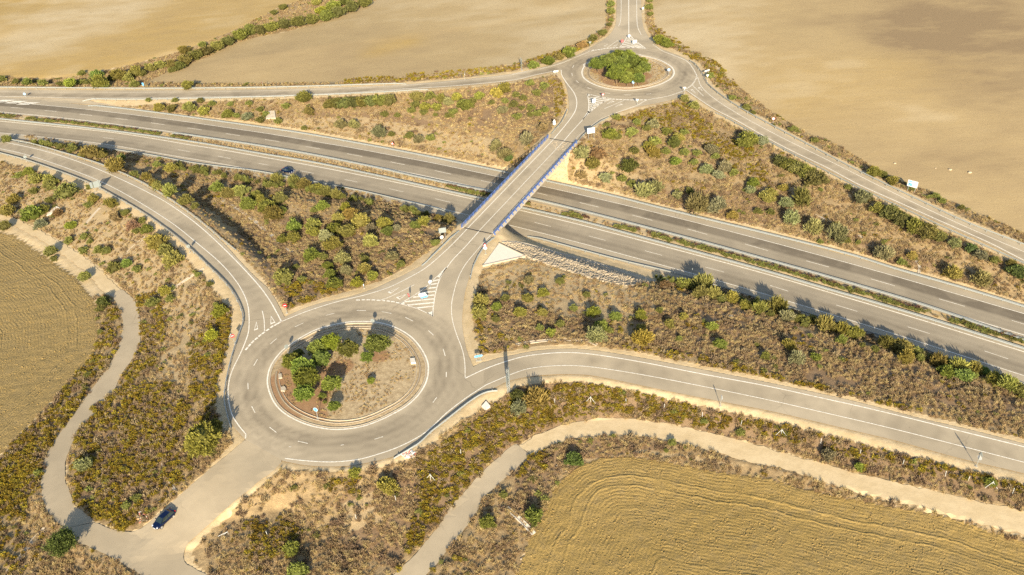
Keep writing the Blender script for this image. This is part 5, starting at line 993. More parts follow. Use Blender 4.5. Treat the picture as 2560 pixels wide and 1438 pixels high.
def leafcloud(name, seed, clumps, per, lw, ll, shape=(1,1,1), rc=.34, m=None, up=.25, hollow=.55, core=0, tips=None):
    """leaf-sized quads gathered into clumps spread through a crown of unit radius"""
    r = np.random.default_rng(seed); n = clumps*per
    d = r.normal(size=(clumps, 3)); d /= np.linalg.norm(d, axis=1)[:, None]; d[:,2] = np.abs(d[:,2])*1.15 - .35
    cc = d * (hollow + (1-hollow)*r.random((clumps,1))**.5) * (1 + .22*r.normal(size=(clumps,1)).clip(-1.2,1.2)*.7)
    cc = cc * (1-rc*.6)
    ct = r.random(clumps)
    ci = np.repeat(np.arange(clumps), per); o = r.normal(size=(n,3)); o /= np.linalg.norm(o, axis=1)[:, None]; o *= r.random((n,1))**.45 * rc * (.7 + .6*r.random((clumps,1))[ci])
    p = (cc[ci] + o) * np.array(shape)
    od = o / (np.linalg.norm(o, axis=1)[:, None] + 1e-6) + .5*cc[ci] + np.array([0,0,up]) + .35*r.normal(size=(n,3)); od /= np.linalg.norm(od, axis=1)[:, None]
    sd = np.cross(od, r.normal(size=(n,3))); sd /= np.linalg.norm(sd, axis=1)[:, None]
    L = ll*(.6+.8*r.random((n,1))); Wd = lw*(.6+.8*r.random((n,1)))
    a = p - od*L*.5; V = np.stack([a - sd*Wd*.5, a + sd*Wd*.5, a + od*L + sd*Wd*.32, a + od*L - sd*Wd*.32], 1).reshape(-1,3)
    nc = 0; n0 = n
    if core:
        th_ = np.linspace(0, math.pi, 7); ph_ = np.linspace(0, 2*math.pi, 10)[:-1]; q = []
        sp = lambda a, b: np.array([math.sin(a)*math.cos(b), math.sin(a)*math.sin(b), math.cos(a)])*np.array(shape)*core*(1+.12*math.sin(3*a+2*b+seed)) + np.array([0,0,-.05])
        for i in range(6):
            for k in range(9): q += [sp(th_[i],ph_[k]), sp(th_[i+1],ph_[k]), sp(th_[i+1],ph_[(k+1)%9]), sp(th_[i],ph_[(k+1)%9])]
        V = np.vstack([V, np.array(q)]); nc = 54; n = n0 + nc
    me = bpy.data.meshes.new(name); me.vertices.add(4*n); me.vertices.foreach_set('co', V.astype(np.float32).ravel()); me.loops.add(4*n); me.loops.foreach_set('vertex_index', np.arange(4*n, dtype=np.int32)); me.polygons.add(n)
    me.polygons.foreach_set('loop_start', (np.arange(n)*4).astype(np.int32)); me.polygons.foreach_set('loop_total', np.full(n, 4, np.int32)); me.update()
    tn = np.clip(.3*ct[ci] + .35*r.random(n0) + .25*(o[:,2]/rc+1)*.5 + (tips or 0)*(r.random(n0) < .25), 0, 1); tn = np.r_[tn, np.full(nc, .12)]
    at = me.attributes.new('tone', 'FLOAT', 'POINT'); at.data.foreach_set('value', np.repeat(tn, 4).astype(np.float32)); me.materials.append(m or M_leaf); return me
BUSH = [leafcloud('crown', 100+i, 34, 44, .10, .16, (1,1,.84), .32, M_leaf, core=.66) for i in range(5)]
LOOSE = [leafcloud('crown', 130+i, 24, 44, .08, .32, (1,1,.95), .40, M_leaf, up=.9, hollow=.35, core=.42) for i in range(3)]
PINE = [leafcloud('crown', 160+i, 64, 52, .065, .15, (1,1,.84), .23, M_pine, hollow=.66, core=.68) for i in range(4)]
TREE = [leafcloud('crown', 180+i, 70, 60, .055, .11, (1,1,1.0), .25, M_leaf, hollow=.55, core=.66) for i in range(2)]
KC = {'green': (.120,.145,.034), 'olive': (.165,.16,.045), 'grey': (.165,.170,.090), 'mustard': (.185,.155,.045), 'dark': (.075,.095,.030), 'brown': (.19,.14,.08), 'bright': (.165,.182,.034), 'pine': (.105,.128,.029), 'hedge': (.12,.125,.038)}
WORD = {'green': 'fresh green round', 'olive': 'olive green', 'grey': 'grey green', 'mustard': 'mustard yellow', 'dark': 'dark green', 'brown': 'brownish', 'bright': 'bright yellow green', 'pine': 'green', 'hedge': 'dense dark olive'}
stem_cache = {}
def plant(px, py, w, kind, tree=False, loose=False, tall=1.0, name='bush', variants=None):
    hz = .6
    for _ in range(3):
        W = G([(px, py)], hz)[0]; r = w/2 / ppm(W[0], W[1], W[2] + hz); hz = r*.72*tall + (r*.55 if tree else 0)
    r = max(r, .35); o = empty(name, W, random.uniform(0, 6.3))
    ms = variants or (LOOSE if loose else BUSH); me = ms[random.randrange(len(ms))]
    c = bpy.data.objects.new('crown', me); COL.objects.link(c); c.parent = o; s = r*1.16
    c.location = (0,0,hz); c.scale = (s*random.uniform(.92,1.08), s*random.uniform(.92,1.08), s*tall*random.uniform(.9,1.05))
    k = KC[kind]; j = random.uniform(1.25,1.6); c.color = (k[0]*j*random.uniform(.98,1.2), k[1]*j, k[2]*j*random.uniform(.7,1.05), 1)
    t = stem_cache.get(tree)
    if t is None:
        mb = MB(); mb.bar((0,0,-.3), (.05,.03,1.), .07, 7, .045)
        for i in range(4): a = i*1.6; mb.bar((.03,.02,.55+.1*i), (.55*math.cos(a),.55*math.sin(a),1.15), .035, 5, .015)
        t = stem_cache[tree] = mb.build('trunk', M_trunk, link=False).data
    q = bpy.data.objects.new('trunk' if tree else 'stem', t); COL.objects.link(q); q.parent = o; q.scale = (r, r, max(.3, hz)); return o
def X(s): return [tuple(int(float(q)) if False else float(q) for q in t.split(',')) for t in s.split()]
# region phrase, then x,y,width[,kind][,flags]: pixels of each plant's crown
BL = {
 'in the left wedge nearest the motorway': "760,460,36 790,470,30 815,480,28:loose 690,446,26:loose 735,452,28:loose 840,488,26:loose 700,495,35 674,465,20:green 654,500,28 667.5,515,40:green 682.6,533,46 702.6,528,26:green 805,515,30:green 784,528,18:brown 863,519,27:bright 875,535,36:mustard 845,545,30:mustard 900,553,44:mustard 928,570,28:grey 960.5,558,36 968,578,28:green 990.5,570,22:grey 1038,563,24:green 1060.6,555,30:loose 1122,550,27:loose 1095.7,545,22 542,467.7,34:green 571,482.7,34 601,477.7,36 621,510,40:green 640,488,26 286,414,46:mustard 425.6,420,28:mustard 393,415,20:mustard 365.5,404,10:green 336.8,437.6,20:loose 365.5,442.6,22:loose 385.6,461,25:loose 392,466,24:loose 425.6,477.7,34:loose 463,500,32 488,517.7,20:mustard 208,385,22 225,380,44 255,387.5,25 303,395,22:green 180,378,22:brown 152,371,20:mustard 118,363,20:mustard",
 'in the middle of the left wedge': "735,565,38:green 734,593,33:olive 706,598,28:green 780,560,36 781,580,30 815,590,34:grey 835,573,36:green 865,578,42:olive 830,610,42:olive 925,603,40:olive 777.7,638,36:green 810,645,22:grey 855.3,645,38:grey 865.3,675.5,30:grey 817.8,665.5,25:bright 824,685.5,28:green 911.7,670.5,32:olive 980.5,640.4,28:grey 930.4,690.5,28:bright 1003,663,20:bright 836.5,709,34:green 892.9,706.8,30:bright 707.6,693,44:olive 739,669,16:green 912,650,20:dark 755,700,20:mustard 1088,610,22:mustard",
 'on the far left bank': "71,429,25:bright 89,447.6,32 85,480,22 125,465,30 165,478,50 125,453,36 32.5,498,30:mustard 17.5,525,38 80,533,45:green 110,523,30:green 126.4,504,22:bright 225,470,18:mustard 233,498,25:mustard 221.6,515,20:grey 275.4,508,30 313,535,22 288,543,30:brown 355.5,553,19 330.5,563,28:brown 340.5,580,18:brown 365.5,573,29:green 388,605,50 413,625,40 430.6,648,44 176.5,564,25:bright 172.8,604,22 210,595,20 225,605,15:green 209,629,22 248,629,22:bright 268,630,22:green 125,628,30 135,648,17:dark 284,668,36 315.5,658,28:green 343,675.5,22:grey 210,690.5,30 10,565,30 100,560,27:grey 145,532,24:brown 494.5,688,17:mustard 524.5,710.5,17:mustard 50,440,20:grey",
 'on the lower left bank': "381.8,756.3,30 425.6,750,22:grey 410.6,727.5,30 548.3,778.8,37:bright 528.3,837.7,35:bright 257.9,755,35:dark 250.4,775,22:dark 519.5,887.8,15:green 316.7,1265.8,22:bright 340.5,1245.8,22:green 207.8,1160.6,40:grey 93.9,1182,18:green 541,763,16:mustard 218,938,16:green 250,830,14:green",
 'on the right bank near the motorway': "1318.8,746,26:olive 1357.6,732.5,25:bright 1301,780,29:bright 1356.4,781,25 1435,772.6,20 1484,780,34:bright 1539,791,28:green 1601.7,787.6,30:bright 1648,777,18 1708,791.4,23 1674,810,28 1782,816.4,28:bright 1399,705.5,21:bright 1321,700.5,24:grey 1802,752.5,22:mustard 1750.7,732.5,34:loose 1710.7,708,36 1755.7,710.5,50:olive:loose 1663,712,26:brown 1830.8,745,32:loose 1863,762.6,28 1901,772,38:loose 1785,735,34:loose",
 'on the right bank near the lower slip road': "1400,812.6,22:bright 1376.4,831.4,25:bright 1351,821.4,20:grey 1502.8,815,34:green 1490,840,48:grey:loose 1524,827.7,19:mustard 1603,820,24:olive 1605.5,847.7,46:mustard:loose 1698,847.7,17:green 1800.8,860,30:green 1913.5,890,24:green 1971,861.5,31:mustard 2040,892.8,27:green 1992.6,895,34:grey:loose 1203,755,38:loose 1241,767.6,25:green 1198,780,38:olive 1263.5,747.5,22 1240,800,20:grey 1466,738,18:grey",
 'in the tall row beside the near motorway lanes': "1945,767.6,46:loose 1927.5,787.6,20:bright 1970,792.6,36:grey:loose 2012.6,812.6,22 2062.7,812.6,46:loose 2102.8,822,40:loose 2135,832,40 2105,847.7,26:green 2156.6,864,15 2189,874,20:green 2215.4,857.7,40:loose 2255.5,867.7,48 2265.5,890,42:olive 2345.6,902.8,38:loose 2365.7,927.8,40:green 2395.7,915,42:loose 2410.7,937.8,40:green 2433,922,40:loose 2460.8,927.8,28:green 2488,947.8,38:loose 2520.9,960.4,46:loose 2551,974,42 2310,892,24:grey:loose 2030,800,26:loose 2295,884,28:loose",
 'in the upper right wedge, upper half': "1712,246.6,25 1735.7,263,25 1591.7,308,19:bright 1633,309,30:grey 1665.6,329,24:green 1524,335.5,33:green 1543,345.5,22:grey 1615.5,323,20:grey 1580.5,330.5,25 1638,353,28 1695.6,343,26 1685.6,355.5,33:green 1710.7,333,20:mustard 1865.9,350.5,50:hedge 1906,353,28:grey 1518,314,15:grey 1540.4,295.4,20 1455.3,382.5,38:grey 1492.8,385,42:brown 1482.8,407.6,38 1573,415,40:dark 1630.5,380,36:mustard 1620.5,365,25 1586.7,380,22:mustard 1665.6,382.5,22:green 1688,403.8,26:green 1710.7,383.8,22:grey 1742,385,21:bright 1734.4,408.8,20:mustard 1778,373.8,32:grey 1789.5,393.8,19:green",
 'in the upper right wedge, lower half': "1452.8,437.6,27:brown 1765.7,423.8,31:grey 1812,417.6,36:grey 1795.8,437.6,28:grey 1834.6,435,22:grey 1881,457.6,30:green 1876,475,26:grey 1916,492.7,34 1724.4,480,20:green 1512.9,445,32:grey 1555.4,450,22 1578,462.7,22:grey 1613,480,46:grey:loose 1638,472.7,42:grey:loose 1743,510,54:grey:loose 1793.3,515,40:grey:loose 1693,487.7,25:grey 1830.8,537.8,27:mustard 1960,470,24:mustard 1895,530,20:grey",
 'on the right bank below the upper slip road': "2155.4,492.7,42:grey 2052.7,475,12:grey 1967.6,506.5,33:grey 2002.6,495,46:loose 1927.5,482.7,28 1925,532.8,20:grey 1977.6,545.3,40:grey:loose 2035,567.8,38:grey:loose 2095.3,585.3,46:grey:loose 2115.3,602.9,20:green 2145.3,606.6,14:bright 2050,605.4,15:green 2428,620.4,28:dark 2453,638,30:grey 2485.9,653,22:dark 2388,607.9,30:grey 2528.4,658,25 2541,678,38:dark 2208,635.4,42:grey:loose 2253,658,22:dark 2280.5,638,26:mustard 2383,685.5,42:loose 2455.8,698,42:grey:loose 2120.3,470,17:grey",
 'in the clipped looking hedge row on the right bank': "1950,402,34:hedge 1972,412,38:hedge 1995,421,40:hedge 2018,431,44:hedge 2040,447,48:hedge 2195.4,520,36:hedge 2225.5,532.8,42:hedge 2253,548,46:hedge 2288,566,48:hedge 2320.6,580,50:hedge 2350.7,592,36:hedge",
 'on the far bank above the motorway, left half': "760,243,36:olive 771.5,278,25 650,276.7,18 651,304,22:green 696.3,306.7,20:green 715,268,20:brown 851.6,310.5,30:grey 884,313,25:grey:loose 370.6,251.6,13 398,269,26 428,271.7,24 473,268,34 500.8,254,16 508,278,28 568.4,285.4,28:green 592,291.7,16 618.4,291.7,26:grey 438,252.9,15 623.4,260.4,16:grey 576,262.9,15:mustard 665,287,16:brown 760,322,14:mustard 530,262,18:brown",
 'in the olive hedge below the upper left slip road': "822.8,260.4,30:hedge 842,259,34:hedge 862,258,36:hedge 884,256,36:hedge 906,254.5,36:hedge 928,253,36:hedge 950,252,38:hedge 972,251.6,36:hedge",
 'on the far bank above the motorway, middle': "961.7,289,19 994.3,290.4,15:grey 1028,279,20:bright 1038,265.4,22 1063,266.6,27:bright 1059.4,284,18:bright 1090.7,268,25:olive 1088,288,12 1040.6,243,32:mustard 1103,245.4,25 1133,284,22:grey 1160.8,262.9,35:green 1198,240.4,25:bright 1180.8,258,22 945.5,333,35:grey:loose 1023,343,22:grey 1075.7,348,22:green 1045.6,350.5,25:grey:loose 978,338,17:grey 1120,255,24:grey 1075,240,24 1140,243,24 1120,292,18:mustard",
 'on the far bank near the far roundabout': "1228.4,259,16:bright 1263.5,255.4,18:bright 1241,232.9,30:mustard 1261,220,33 1256,275.4,25:grey 1323.8,211.6,21:bright 1361.4,219,22:bright 1342.6,235.4,22:grey 1310,247.9,18 1327.6,272.9,20:bright 1342.6,286.7,22:bright 1362.6,278,20 1303.8,271.7,15 1292.5,295.4,22:bright 1325,288,15 1285,265.4,22 1357.6,318,26:brown 1317.6,348,32:grey:loose 1261,387.5,34:grey:loose 1290,240,18:brown 1270,395,24:dark 1240,365,26:grey:loose",
 'in the hedge line between the two upper fields, lower end': "67.6,205,24:green 5,200,20:green 107.7,211.6,20:green 175,207.8,30:bright 200,209,18:dark 217.8,209,18:green 248,205,40:bright 280.4,200,20:dark 240,187.8,28:green 295.4,187.8,36 265,216.6,18:bright 338,180,34:olive 355.5,187.8,20:green 375.6,170,27 400,162.7,27 430,160,25:mustard 204,186.5,18:grey 338,215,22 468,213,30 320,195,24 40,208,18:brown 430,178,18:mustard 150,212,16",
 'in the hedge line between the two upper fields, upper end': "458,125,27:mustard 463,150,32:hedge 488,137.7,32:hedge 505.8,116,20:mustard 515.8,127.7,32:hedge 543.3,115,32:hedge 571,102.7,32:hedge 601,87.6,36:hedge 626,74,34:hedge 650,75,32:hedge 677.6,67.6,34:hedge 710,60,34:hedge 745,54,34:hedge 777.7,49,34:hedge 815,40,34:hedge 845,30,34:hedge 878,17.5,36:hedge 910,5,34:hedge 802.8,27.5,28:bright 832.8,15,32:bright 685,35,17:green 707.6,22.5,20:green 448,165,26:hedge 862,2,30:hedge 790,5,24",
 'along the verge beside the far straight road': "1527.9,13.8,19:green 1527.9,32.5,21:green 1527.9,51,12:green 1522.9,63.8,14 1506.6,86.4,22:green 1482.8,100,22 1422.7,131.4,34:green 1372.6,152.7,30:green 1332.6,162.7,27:green 1455,112,24:brown 1400,142,24:olive 1621.8,21.3,20:green 1624.3,3.8,15:green 1625.5,37.6,15:mustard 1648,100,30:green 1668,109,28:green",
 'along the field side of the upper right slip road': "1866,272,20 1882,283,14:green 1978,325,16:bright 2035,353,18:mustard 2186,430,32 2208,440,22 2232,452,26 2340,492,20:dark 2355,505,18:brown 2404,520,16:green 1934,312,10:green 2280,472,18:green 1830,247,18:olive 1775,192,18",
 'beside the lower concrete track': "886.6,1182,30:bright 966.7,1215.7,46:olive 727.6,1373.4,40:bright 742.7,1428.5,50:green 1218.4,1305.8,38:green 1259.7,1238,20:grey 1435,1149.4,38:dark 1333.8,1290.8,47:green 1680.6,1108,20:green 1665.6,1125.6,12:grey 1392.7,1207,12:grey 1850.8,1083,22:bright 2070,1136.8,33:grey 2147.8,1168,25:bright 2478,1205.7,25:green 1760.7,1053,17:bright 1342.6,998,58:mustard:loose 1295,990.4,36:dark 1295,1020.5,36:grey:loose",
}
def pl(s):
    out = []
    for t in s.split():
        a = t.split(':'); x, y, w = map(float, a[0].split(',')); out.append((x, y, w, next((k for k in a[1:] if k in KC), 'olive'), 'loose' in a))
    return out
ordn = lambda i: ordw[i] if i < len(ordw) else f'{i+1}th'
ALLB = sorted([q for s in BL.values() for q in pl(s)], key=lambda q: -q[2]*q[2]*(1.3 if q[3] != 'hedge' else 1.)); KEEP = set(id_ for id_ in [(q[0], q[1]) for q in ALLB[:298]]); SMALL = [q for q in ALLB[298:]]
SHORT = {'in the left wedge nearest the motorway':('in the wedge left of the bridge, motorway side',), }
for reg, s in BL.items():
    L = sorted([q for q in pl(s) if (q[0], q[1]) in KEEP], key=lambda q: q[1]); rows = []
    nr = max(1, round(len(L)/9)); k = math.ceil(len(L)/nr)
    for r_ in range(nr):
        row = sorted(L[r_*k:(r_+1)*k], key=lambda q: q[0])
        cnt = {}
        for q in row: cnt[q[3]] = cnt.get(q[3], 0) + 1
        seen = {}
        for q in row:
            i = seen.get(q[3], 0); seen[q[3]] = i + 1
            rn = '' if nr == 1 else (', ' + (['upper','lower'] if nr == 2 else ['top','second','third','fourth','bottom'][:nr-1] + ['bottom'])[r_] + ' row')
            on = '' if cnt[q[3]] == 1 else (', ' + ('leftmost' if i == 0 else 'rightmost' if i == cnt[q[3]]-1 else ordn(i) + ' from left'))
            o = plant(q[0], q[1], q[2], q[3], loose=q[4], tall=1.15 if q[4] else 1.)
            lb = f"{WORD[q[3]].replace(' round','')} bush {reg}{rn}{on}"
            ws = lb.split()
            if len(ws) > 16: lb = lb.replace(' the ', ' ').replace('clipped looking ', '').replace('from left','from left'); ws = lb.split()
            if len(ws) > 16: lb = lb.replace(' bush in ', ' bush, ').replace('nearest', 'by'); ws = lb.split()
            lb = ' '.join(ws)
            for a_, b_ in ((' along ', ' on '), ('lower end', 'low end'), (' of the bridge', ' of bridge'), ('motorway lanes', 'motorway'), ('in row beside', 'in row by'), (' the ', ' '), ('two upper fields', 'upper fields'), ('dense dark olive', 'dark olive'), (' bush in ', ' bush, '), ('bright yellow green', 'yellow green')):
                if len(lb.split()) > 16: lb = lb.replace(a_, b_)
            if len(lb.split()) > 16: print('LONG', lb)
            tag(o, lb, 'bush', 'bushes ' + reg)
# trees
T1 = "728,902,44 744,884,24 792,870,42 826,856,46 802,896,42 870,871,45 943,859,54 917,893,29 756.4,921,54 765,945,56 759.5,982,45 828.4,958,43 805.4,990,17 811.7,1005,9 834.6,1015.3,29 927.5,951.7,18"
L1 = ['leftmost leaning pine of the dark cluster on the near island','small pine behind the leftmost one of the near island cluster','left pine of the upper pair in the near island cluster','tallest yellowish pine at the top of the near island cluster','pine just below the yellowish tall one on the near island','round pine alone at the top centre of the near island','large round pine at the upper right of the near island trees','small pine touching the underside of the large upper right island pine','upper of the two biggest dark pines on the near island','lower of the two biggest dark pines on the near island','bright bottom pine of the dark cluster on the near island','round lone pine in the middle of the near island','narrow young pine beside the tip of the round arrow sign shadow','tiny seedling bush right below the narrow young pine','lowest round pine on the near island','tiny lone pine right of centre on the bare part of the near island']
for (x, y, w, k, l), lb in zip(pl(T1), L1):
    o = plant(x, y, w*1.04, 'pine', tree=w > 20, variants=PINE, tall=1.05 if w > 20 else 1.25, name='pine_tree'); tag(o, lb, 'tree', 'pines on the near roundabout island')
    if 'yellowish' in lb[:10]+lb[:20]: [setattr(c, 'color', (.21,.25,.03,1)) for c in o.children if c.name.startswith('crown')]
T2 = "1494.7,158,38 1521,150,38 1547,138,32 1569,137,33 1558,152,35 1581,156,35 1585.5,148,26 1533,169,30 1540.6,184,42 1562.5,169,27 1570,180,26 1568,195,34 1606,154,27 1610.6,168,31 1595.3,177,28 1596.4,196,29"
L2l = ['leftmost pine of the far island grove','second pine from the left along the top of the far island grove','third pine from the left along the top of the far island grove','topmost right pine of the far island grove','inner pine left of centre in the far island grove','inner pine at the centre of the far island grove','pine at the upper centre edge of the far island grove','small pine above the big front left one, far island','big front left pine of the far island grove','inner pine right of the big front left one, far island','small middle front pine of the far island grove','front centre pine left of the blue sign, far island','upper right edge pine of the far island grove','rightmost pine of the far island grove','inner right pine of the far island grove, above the blue sign','front right pine behind the blue sign, far island']
for (x, y, w, k, l), lb in zip(pl(T2), L2l):
    o = plant(x, y, w*1.04, 'pine', tree=True, variants=PINE, tall=1.0, name='pine_tree'); tag(o, lb, 'tree', 'pines on the far roundabout island')
o = plant(152.7,1356,62,'dark', tree=True, variants=TREE, tall=1.05, name='tree'); tag(o, 'dark round tree beside the concrete track at the lower left corner', 'tree')
o = plant(503.3,1100,84,'bright', tree=True, variants=PINE, tall=1.15, name='pine_tree'); tag(o, 'large bright green pine between the left slip road and the access road', 'tree')
o = plant(535.8,1068,40,'green', tree=True, variants=PINE, tall=1.5, name='pine_tree'); tag(o, 'darker pine behind the large bright one above the access road', 'tree')

# ---------------------------------------------------------------- uncountable growth: instances on points
def proto(name, me): return bpy.data.objects.new(name, me)
GRASS = [proto('tuft', leafcloud('tuft', 300+i, 5, 16, .055, .75, (.75,.75,.42), .42, M_straw, up=1.6, hollow=.2)) for i in range(3)]
BRUSH = [proto('brush', leafcloud('brush', 310+i, 9, 16, .09, .42, (1,1,.6), .42, M_bbrush, up=.8, hollow=.2)) for i in range(3)]
YSHR = [proto('shrub', leafcloud('shrub', 320+i, 12, 22, .11, .20, (1,1,.72), .36, M_yleaf, up=.5, hollow=.35)) for i in range(3)]
GSHR = [proto('shrub', leafcloud('shrub', 330+i, 12, 24, .10, .22, (1,1,.75), .36, M_gleaf, up=.5, hollow=.35)) for i in range(3)]
RSHR = [proto('shrub', leafcloud('shrub', 340+i, 10, 20, .09, .30, (1,1,.8), .38, M_rleaf, up=.8, hollow=.3)) for i in range(2)]
REED = [proto('reed', leafcloud('reed', 350+i, 12, 24, .06, .50, (.8,.8,1.1), .38, M_gleaf, up=1.6, hollow=.2)) for i in range(3)]
def stone_proto(i):
    me = rockmesh(50+i, 1.); me.materials.append(M_rock); return proto('rock', me)
ROCK = [stone_proto(i) for i in range(4)]
def scatter(name, label, protos, pts, scl, kind='stuff', tilt=.0):
    pts = np.asarray(pts); n = len(pts)
    me = bpy.data.meshes.new(name); me.vertices.add(n); me.vertices.foreach_set('co', pts.astype(np.float32).ravel())
    r = np.random.default_rng(n + 5)
    a = me.attributes.new('rot', 'FLOAT_VECTOR', 'POINT'); rv = np.c_[(r.random((n,2))-.5)*2*tilt, r.random(n)*6.28]; a.data.foreach_set('vector', rv.astype(np.float32).ravel())
    a = me.attributes.new('scl', 'FLOAT', 'POINT'); a.data.foreach_set('value', np.asarray(scl).astype(np.float32)); a = me.attributes.new('var', 'INT', 'POINT'); a.data.foreach_set('value', r.integers(0, len(protos), n).astype(np.int32))
    o = bpy.data.objects.new(name, me); COL.objects.link(o); tag(o, label, None, None, kind)
    g = bpy.data.node_groups.new(name, 'GeometryNodeTree'); g.interface.new_socket('Geometry', in_out='INPUT', socket_type='NodeSocketGeometry'); g.interface.new_socket('Geometry', in_out='OUTPUT', socket_type='NodeSocketGeometry')
    N = g.nodes.new; i_, o_ = N('NodeGroupInput'), N('NodeGroupOutput'); jn = N('GeometryNodeJoinGeometry')
    def na(nm, ty): q = N('GeometryNodeInputNamedAttribute'); q.data_type = ty; q.inputs[0].default_value = nm; return q.outputs[0]
    rt, sc, vr = na('rot', 'FLOAT_VECTOR'), na('scl', 'FLOAT'), na('var', 'INT')
    for k, p in enumerate(protos):
        ob = N('GeometryNodeObjectInfo'); ob.inputs['Object'].default_value = p; ob.inputs['As Instance'].default_value = True
        cp = N('FunctionNodeCompare'); cp.data_type = 'INT'; cp.operation = 'EQUAL'; cp.inputs[3].default_value = k; g.links.new(vr, cp.inputs[2])
        ip = N('GeometryNodeInstanceOnPoints'); g.links.new(i_.outputs[0], ip.inputs['Points']); g.links.new(cp.outputs[0], ip.inputs['Selection']); g.links.new(ob.outputs['Geometry'], ip.inputs['Instance']); g.links.new(rt, ip.inputs['Rotation']); g.links.new(sc, ip.inputs['Scale'])
        g.links.new(ip.outputs[0], jn.inputs[0])
    g.links.new(jn.outputs[0], o_.inputs[0]); md = o.modifiers.new('scatter', 'NODES'); md.node_group = g; return o
def sample(poly, dens_, thr=None, s=3., seed=1, fall=True):
    pw = poly; x0, y0 = pw.min(0); x1, y1 = pw.max(0); x0 = max(x0, -290); x1 = min(x1, 330); y0 = max(y0, 74); y1 = min(y1, 480)
    n = int((x1-x0)*(y1-y0)*dens_); r = np.random.default_rng(seed); x = r.uniform(x0, x1, n); y = r.uniform(y0, y1, n)
    m = inside(x, y, pw); x, y = x[m], y[m]
    if thr is not None: q = .6*vnoise(x, y, s, seed+3) + .4*vnoise(x, y, s*.35, seed+4); m = q > thr + .12*(r.random(len(x))-.5); x, y = x[m], y[m]
    if thr is not None and len(x): nv = inside(x, y, NOVEG) & (r.random(len(x)) < .8); x, y = x[~nv], y[~nv]
    z = h(x, y); u, v = proj(x, y, z); m = (u > -80) & (u < 2640) & (v > -60) & (v < 1500)
    if fall: m &= r.random(len(x)) < np.clip(190/np.maximum(y, 1), .45, 1)
    return np.c_[x, y, z][m]
NOVEG = wp([(330,408),(380,432),(480,492),(560,552),(640,622),(700,690),(722,735),(700,735),(660,690),(600,630),(540,575),(470,520),(400,470),(330,430)])
def inany(p, polys):
    m = np.zeros(len(p), bool)
    for q in polys: m |= inside(p[:,0], p[:,1], q)
    return m
YW = [wp(p) for p in YEL[:-1]]; BW = [wp(p) for p in BROWN]; PW = [wp(p) for p in PALE]
g_, b_, y_, gr_ = [], [], [], []
for i, (k, W) in enumerate(VEGw.items()):
    a = sample(W, 2.5, .30, 5., 10+i); inb = inany(a, BW); iny = inany(a, YW); inp = inany(a, PW); keep = rng.random(len(a)) < np.where(iny, .45, np.where(inp, .5, 1.)); g_.append(a[keep])
    a = sample(W, .75, .50, 4., 40+i); inb = inany(a, BW); inp = inany(a, PW); b_.append(a[rng.random(len(a)) < np.where(inb, 1., np.where(inp, .25, .55))])
    a = sample(W, .10, .58, 6., 70+i); y_.append(a[rng.random(len(a)) < np.where(inany(a, PW), .25, .8)])
    a = sample(W, .22 if k in ('V9','V10','V11') else .06, .55, 5., 90+i); gr_.append(a)
for i, W in enumerate(YW): y_.append(sample(W, 2.2 if i in (7, 8, 9) else 1.7, .33 if i in (7, 8, 9) else .42, 3.2, 120+i)); b_.append(sample(W, .55, .45, 3., 150+i))
# low growth kept off the paving and gutters
def sc_(n, a, b, seed=0): r = np.random.default_rng(seed+n); return a + (b-a)*r.random(n)**1.6
P_ = np.vstack(g_); scatter('dry_grass', 'dry straw coloured grass over the banks', GRASS, P_ + [0,0,.05], sc_(len(P_), .35, .95), tilt=.25)
P_ = np.vstack(b_); scatter('brown_brushwood', 'low brown dead scrub over the banks', BRUSH, P_ + [0,0,.12], .28 + 1.05*rng.random(len(P_))**2.4, tilt=.2)
P_ = np.vstack(y_); scatter('flowering_scrub', 'yellow flowering scrub along the tracks and verges', YSHR, P_ + [0,0,.25], sc_(len(P_), .35, .85), tilt=.15)
P_ = np.vstack(gr_); scatter('green_undergrowth', 'small green undergrowth', GSHR, P_ + [0,0,.25], sc_(len(P_), .4, 1.0), tilt=.15)
# island litter and verge weeds
r = np.random.default_rng(77); isl_ = []
for c, R0 in ((RC1, RR1-2.9), (RC2, RR2-2.9)):
    n = int(R0*R0*3.14*2.2); a = r.uniform(0, 6.283, n); d = R0*np.sqrt(r.random(n)); p = np.c_[c[0]+d*np.cos(a), c[1]+d*np.sin(a)]; q = vnoise(p[:,0], p[:,1], 3., 8) > .45; p = p[q]; isl_.append(np.c_[p, h(p[:,0], p[:,1])+.02])
P_ = np.vstack(isl_); scatter('dry_grass', 'flattened dry weeds on the roundabout islands', GRASS, P_, sc_(len(P_), .22, .5), tilt=.4)
SM = []
for q in SMALL:
    W = G([(q[0], q[1])], .4)[0]; SM.append((*(W + [0,0,.35*q[2]/ppm(W[0], W[1], W[2])]), max(.35, .6*q[2]/ppm(W[0], W[1], W[2]))))
SMB = [proto('small_bush', leafcloud('small_bush', 400+i, 28, 40, .11, .17, (1,1,.84), .32, M_gleaf, core=.62)) for i in range(3)]
SM = np.array(SM); scatter('small_bushes', 'many small green bushes spread over the banks', SMB, SM[:, :3], SM[:, 3])
